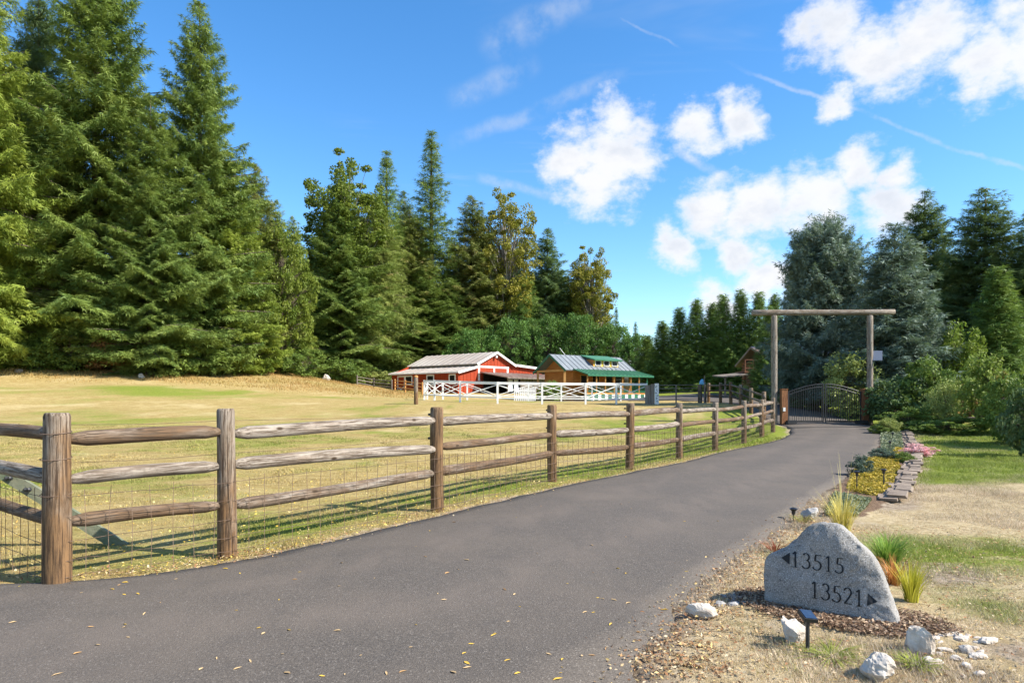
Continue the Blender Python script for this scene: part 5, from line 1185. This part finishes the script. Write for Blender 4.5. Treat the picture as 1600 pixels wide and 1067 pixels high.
def bankgrass():
    rng = np.random.default_rng(6); n = 70000; q = np.column_stack([rng.uniform(-62, -8, n * 3), rng.uniform(52, 84, n * 3)]); q = q[okB(q[:, 0], q[:, 1], rng)][:n]; n = len(q)
    r = rng.random((n, 1)); gk = (vnoise(q, .35, 21, 3)[:, None] - .35).clip(0, 1) * 1.2; col = (np.array([.34,.19,.06]) * (1 - r) + np.array([.55,.38,.15]) * r) * (1 - gk) + np.array([.26,.27,.06]) * gk; h = rng.uniform(.08, .42, n) * (.2 + 1.2 * vnoise(q, .5, 3, 3) ** 1.5); a = rng.uniform(0, 6.283, n)
    t = np.column_stack([-np.sin(a), np.cos(a), np.zeros(n)]) * .022; B = np.column_stack([q, tz(q[:, 0], q[:, 1]) - .03]); tip = B + np.column_stack([np.cos(a) * h * .5, np.sin(a) * h * .5, h])
    put('bank_grass', np.stack([B - t, B + t, tip], 1).reshape(-1, 3), np.arange(3 * n).reshape(n, 3), MAT['blade'], None, False, {'col': np.repeat(col, 3, 0)}, label='tall dry orange grass on the bank below the wood', category='grass', kind='stuff')
bankgrass()
# ---- dry leaf litter and bark chips
def litter(name, label, n, sampler, s0, s1, cols, seed, cat, lift=.012):
    rng = np.random.default_rng(seed); q = sampler(n, rng); n = len(q); C = np.column_stack([q, tz(q[:, 0], q[:, 1]) + lift + rng.uniform(0, .02, n)])
    ci = rng.integers(0, len(cols), n); col = np.array(cols)[ci] * rng.uniform(.7, 1.25, (n, 1)); D = jit(n, 1, rng) * (1, 1, .35); N = np.array([0, 0, 1.0]) + jit(n, .45, rng)
    D /= np.linalg.norm(D, axis=1, keepdims=True); Wv = np.cross(D, N); Wv /= np.linalg.norm(Wv, axis=1, keepdims=True); ln = rng.uniform(s0, s1, (n, 1)); wd = ln * rng.uniform(.3, .6, (n, 1)); U = np.cross(Wv, D) * ln * rng.uniform(.05, .3, (n, 1))
    V = np.stack([C - D * ln, C + Wv * wd + U, C + D * ln, C - Wv * wd + U], 1).reshape(-1, 3); idx = np.arange(n) * 4
    Q = np.vstack([np.column_stack([idx, idx + 1, idx + 2]), np.column_stack([idx, idx + 2, idx + 3])])
    put(name, V, Q, MAT['litter'], None, False, {'col': np.repeat(col, 4, 0)}, label=label, category=cat, kind='stuff')
def along(pl, i0, i1, mu, sg):
    def f_(n, rng):
        s = rng.uniform(i0, i1, n) ; i = s.astype(int); fr = (s - i)[:, None]; p = pl[i] * (1 - fr) + pl[np.minimum(i + 1, len(pl) - 1)] * fr
        d = pl[np.minimum(i + 1, len(pl) - 1)] - pl[i]; d /= (np.linalg.norm(d, axis=1, keepdims=True) + 1e-9); nrm = np.column_stack([d[:, 1], -d[:, 0]]); return p + nrm * rng.normal(mu, sg, n)[:, None]
    return f_
LC = [(.42,.25,.12),(.52,.37,.20),(.34,.17,.08),(.56,.42,.18),(.24,.14,.08),(.58,.48,.32)]
litter('leaf_litter', 'brown dry leaf litter along the asphalt edge before the boulder', 5200, along(DR, 38, 118, .20, .20), .005, .019, LC, 1, 'leaf litter')
litter('leaf_litter', 'dry leaf litter along the foot of the rail fence', 5200, along(DL, 40, 200, -.20, .16), .006, .02, LC + [(.6,.44,.10)], 2, 'leaf litter')
def meadow_s(n, rng):
    yy = 6 * (22 / 6) ** rng.random(n * 3); xx = rng.uniform(-16, 6, n * 3); s = okL(xx, yy, rng) & (vnoise(np.column_stack([xx, yy]), .35, 5, 2) > .40); return np.column_stack([xx, yy])[s][:n]
litter('meadow_leaves', 'yellow fallen leaves strewn through the meadow grass', 7000, meadow_s, .007, .022, [(.62,.42,.06),(.70,.52,.12),(.5,.32,.08),(.72,.6,.28)], 3, 'fallen leaves', .03)
def verge_s(n, rng):
    q = np.column_stack([rng.uniform(.7, 6, n * 3), rng.uniform(3.4, 8, n * 3)]); s = okR(q[:, 0], q[:, 1], rng); return q[s][:n]
litter('verge_litter', 'scattered dry leaves and twigs over the verge', 6500, verge_s, .005, .017, LC, 4, 'leaf litter')
def mulch_s(n, rng):
    q = np.column_stack([rng.uniform(1.0, 3.6, n * 6), rng.uniform(4.0, 5.8, n * 6)]); k = masks(q[:, 0], q[:, 1])[2] > rng.uniform(.15, .6, len(q)); return q[k][:n]
litter('bark_mulch', 'dark brown bark mulch around the granite boulder', 9000, mulch_s, .006, .02, [(.20,.12,.075),(.29,.19,.12),(.13,.08,.05),(.40,.29,.2),(.45,.34,.22)], 5, 'mulch', .028)
# single leaves on the asphalt
rn = random.Random(12); lm = []
for k in range(5):
    s = 1.0; a = rn.uniform(.3, .5); c = rn.uniform(.1, .35)
    V = [(-1, 0, .02), (-.35, a, c), (.4, a * .8, c * .8), (1, 0, .1), (.4, -a * .8, c * .7), (-.35, -a, c), (-.3, 0, 0), (.4, 0, .02)]
    lm.append(mesh('fallen_leaf', V, [(0, 6, 1), (6, 7, 2, 1), (7, 3, 2), (0, 5, 6), (6, 5, 4, 7), (7, 4, 3)], None, False))
lmat = [mat('yellow_leaf', (.66,.46,.07), (.55,.33,.05), .6, 30), mat('tan_leaf', (.60,.44,.24), (.48,.32,.15), .7, 30), mat('brown_leaf', (.34,.19,.08), (.45,.28,.12), .7, 30)]
for me in lm: me.materials.append(lmat[0])
k = 0
while k < 110:
    px, py = rn.uniform(-20, 1180), 690 + 380 * rn.random() ** .6; x, y = flat(px, py)
    if not inpoly(np.array([x]), np.array([y]), DPOLY)[0]: continue
    t = 0.0
    j = np.argmin(np.abs(DL[:, 1] - y)); o = link(bpy.data.objects.new('fallen_leaf', lm[k % 5])); s = rn.uniform(.008, .024)
    # height of the crowned sheet under the leaf
    hx = bpy.data.objects['driveway'].closest_point_on_mesh(Vector((x, y, .05)))[1].z
    o.location = (x, y, hx + .002); o.scale = (s * 1.25, s, s); o.rotation_euler = (rn.uniform(-.15, .15), rn.uniform(-.15, .15), rn.uniform(0, 6.28)); mi = rn.choice((0, 0, 1, 1, 1, 2))
    o.material_slots[0].link = 'OBJECT'; o.material_slots[0].material = lmat[mi]
    tag(o, ('small yellow fallen leaf lying on the asphalt driveway', 'small tan dry leaf lying on the asphalt driveway', 'small brown curled leaf lying on the asphalt driveway')[mi], 'leaf', ('yellow', 'tan', 'brown')[mi] + ' leaves on the driveway'); k += 1
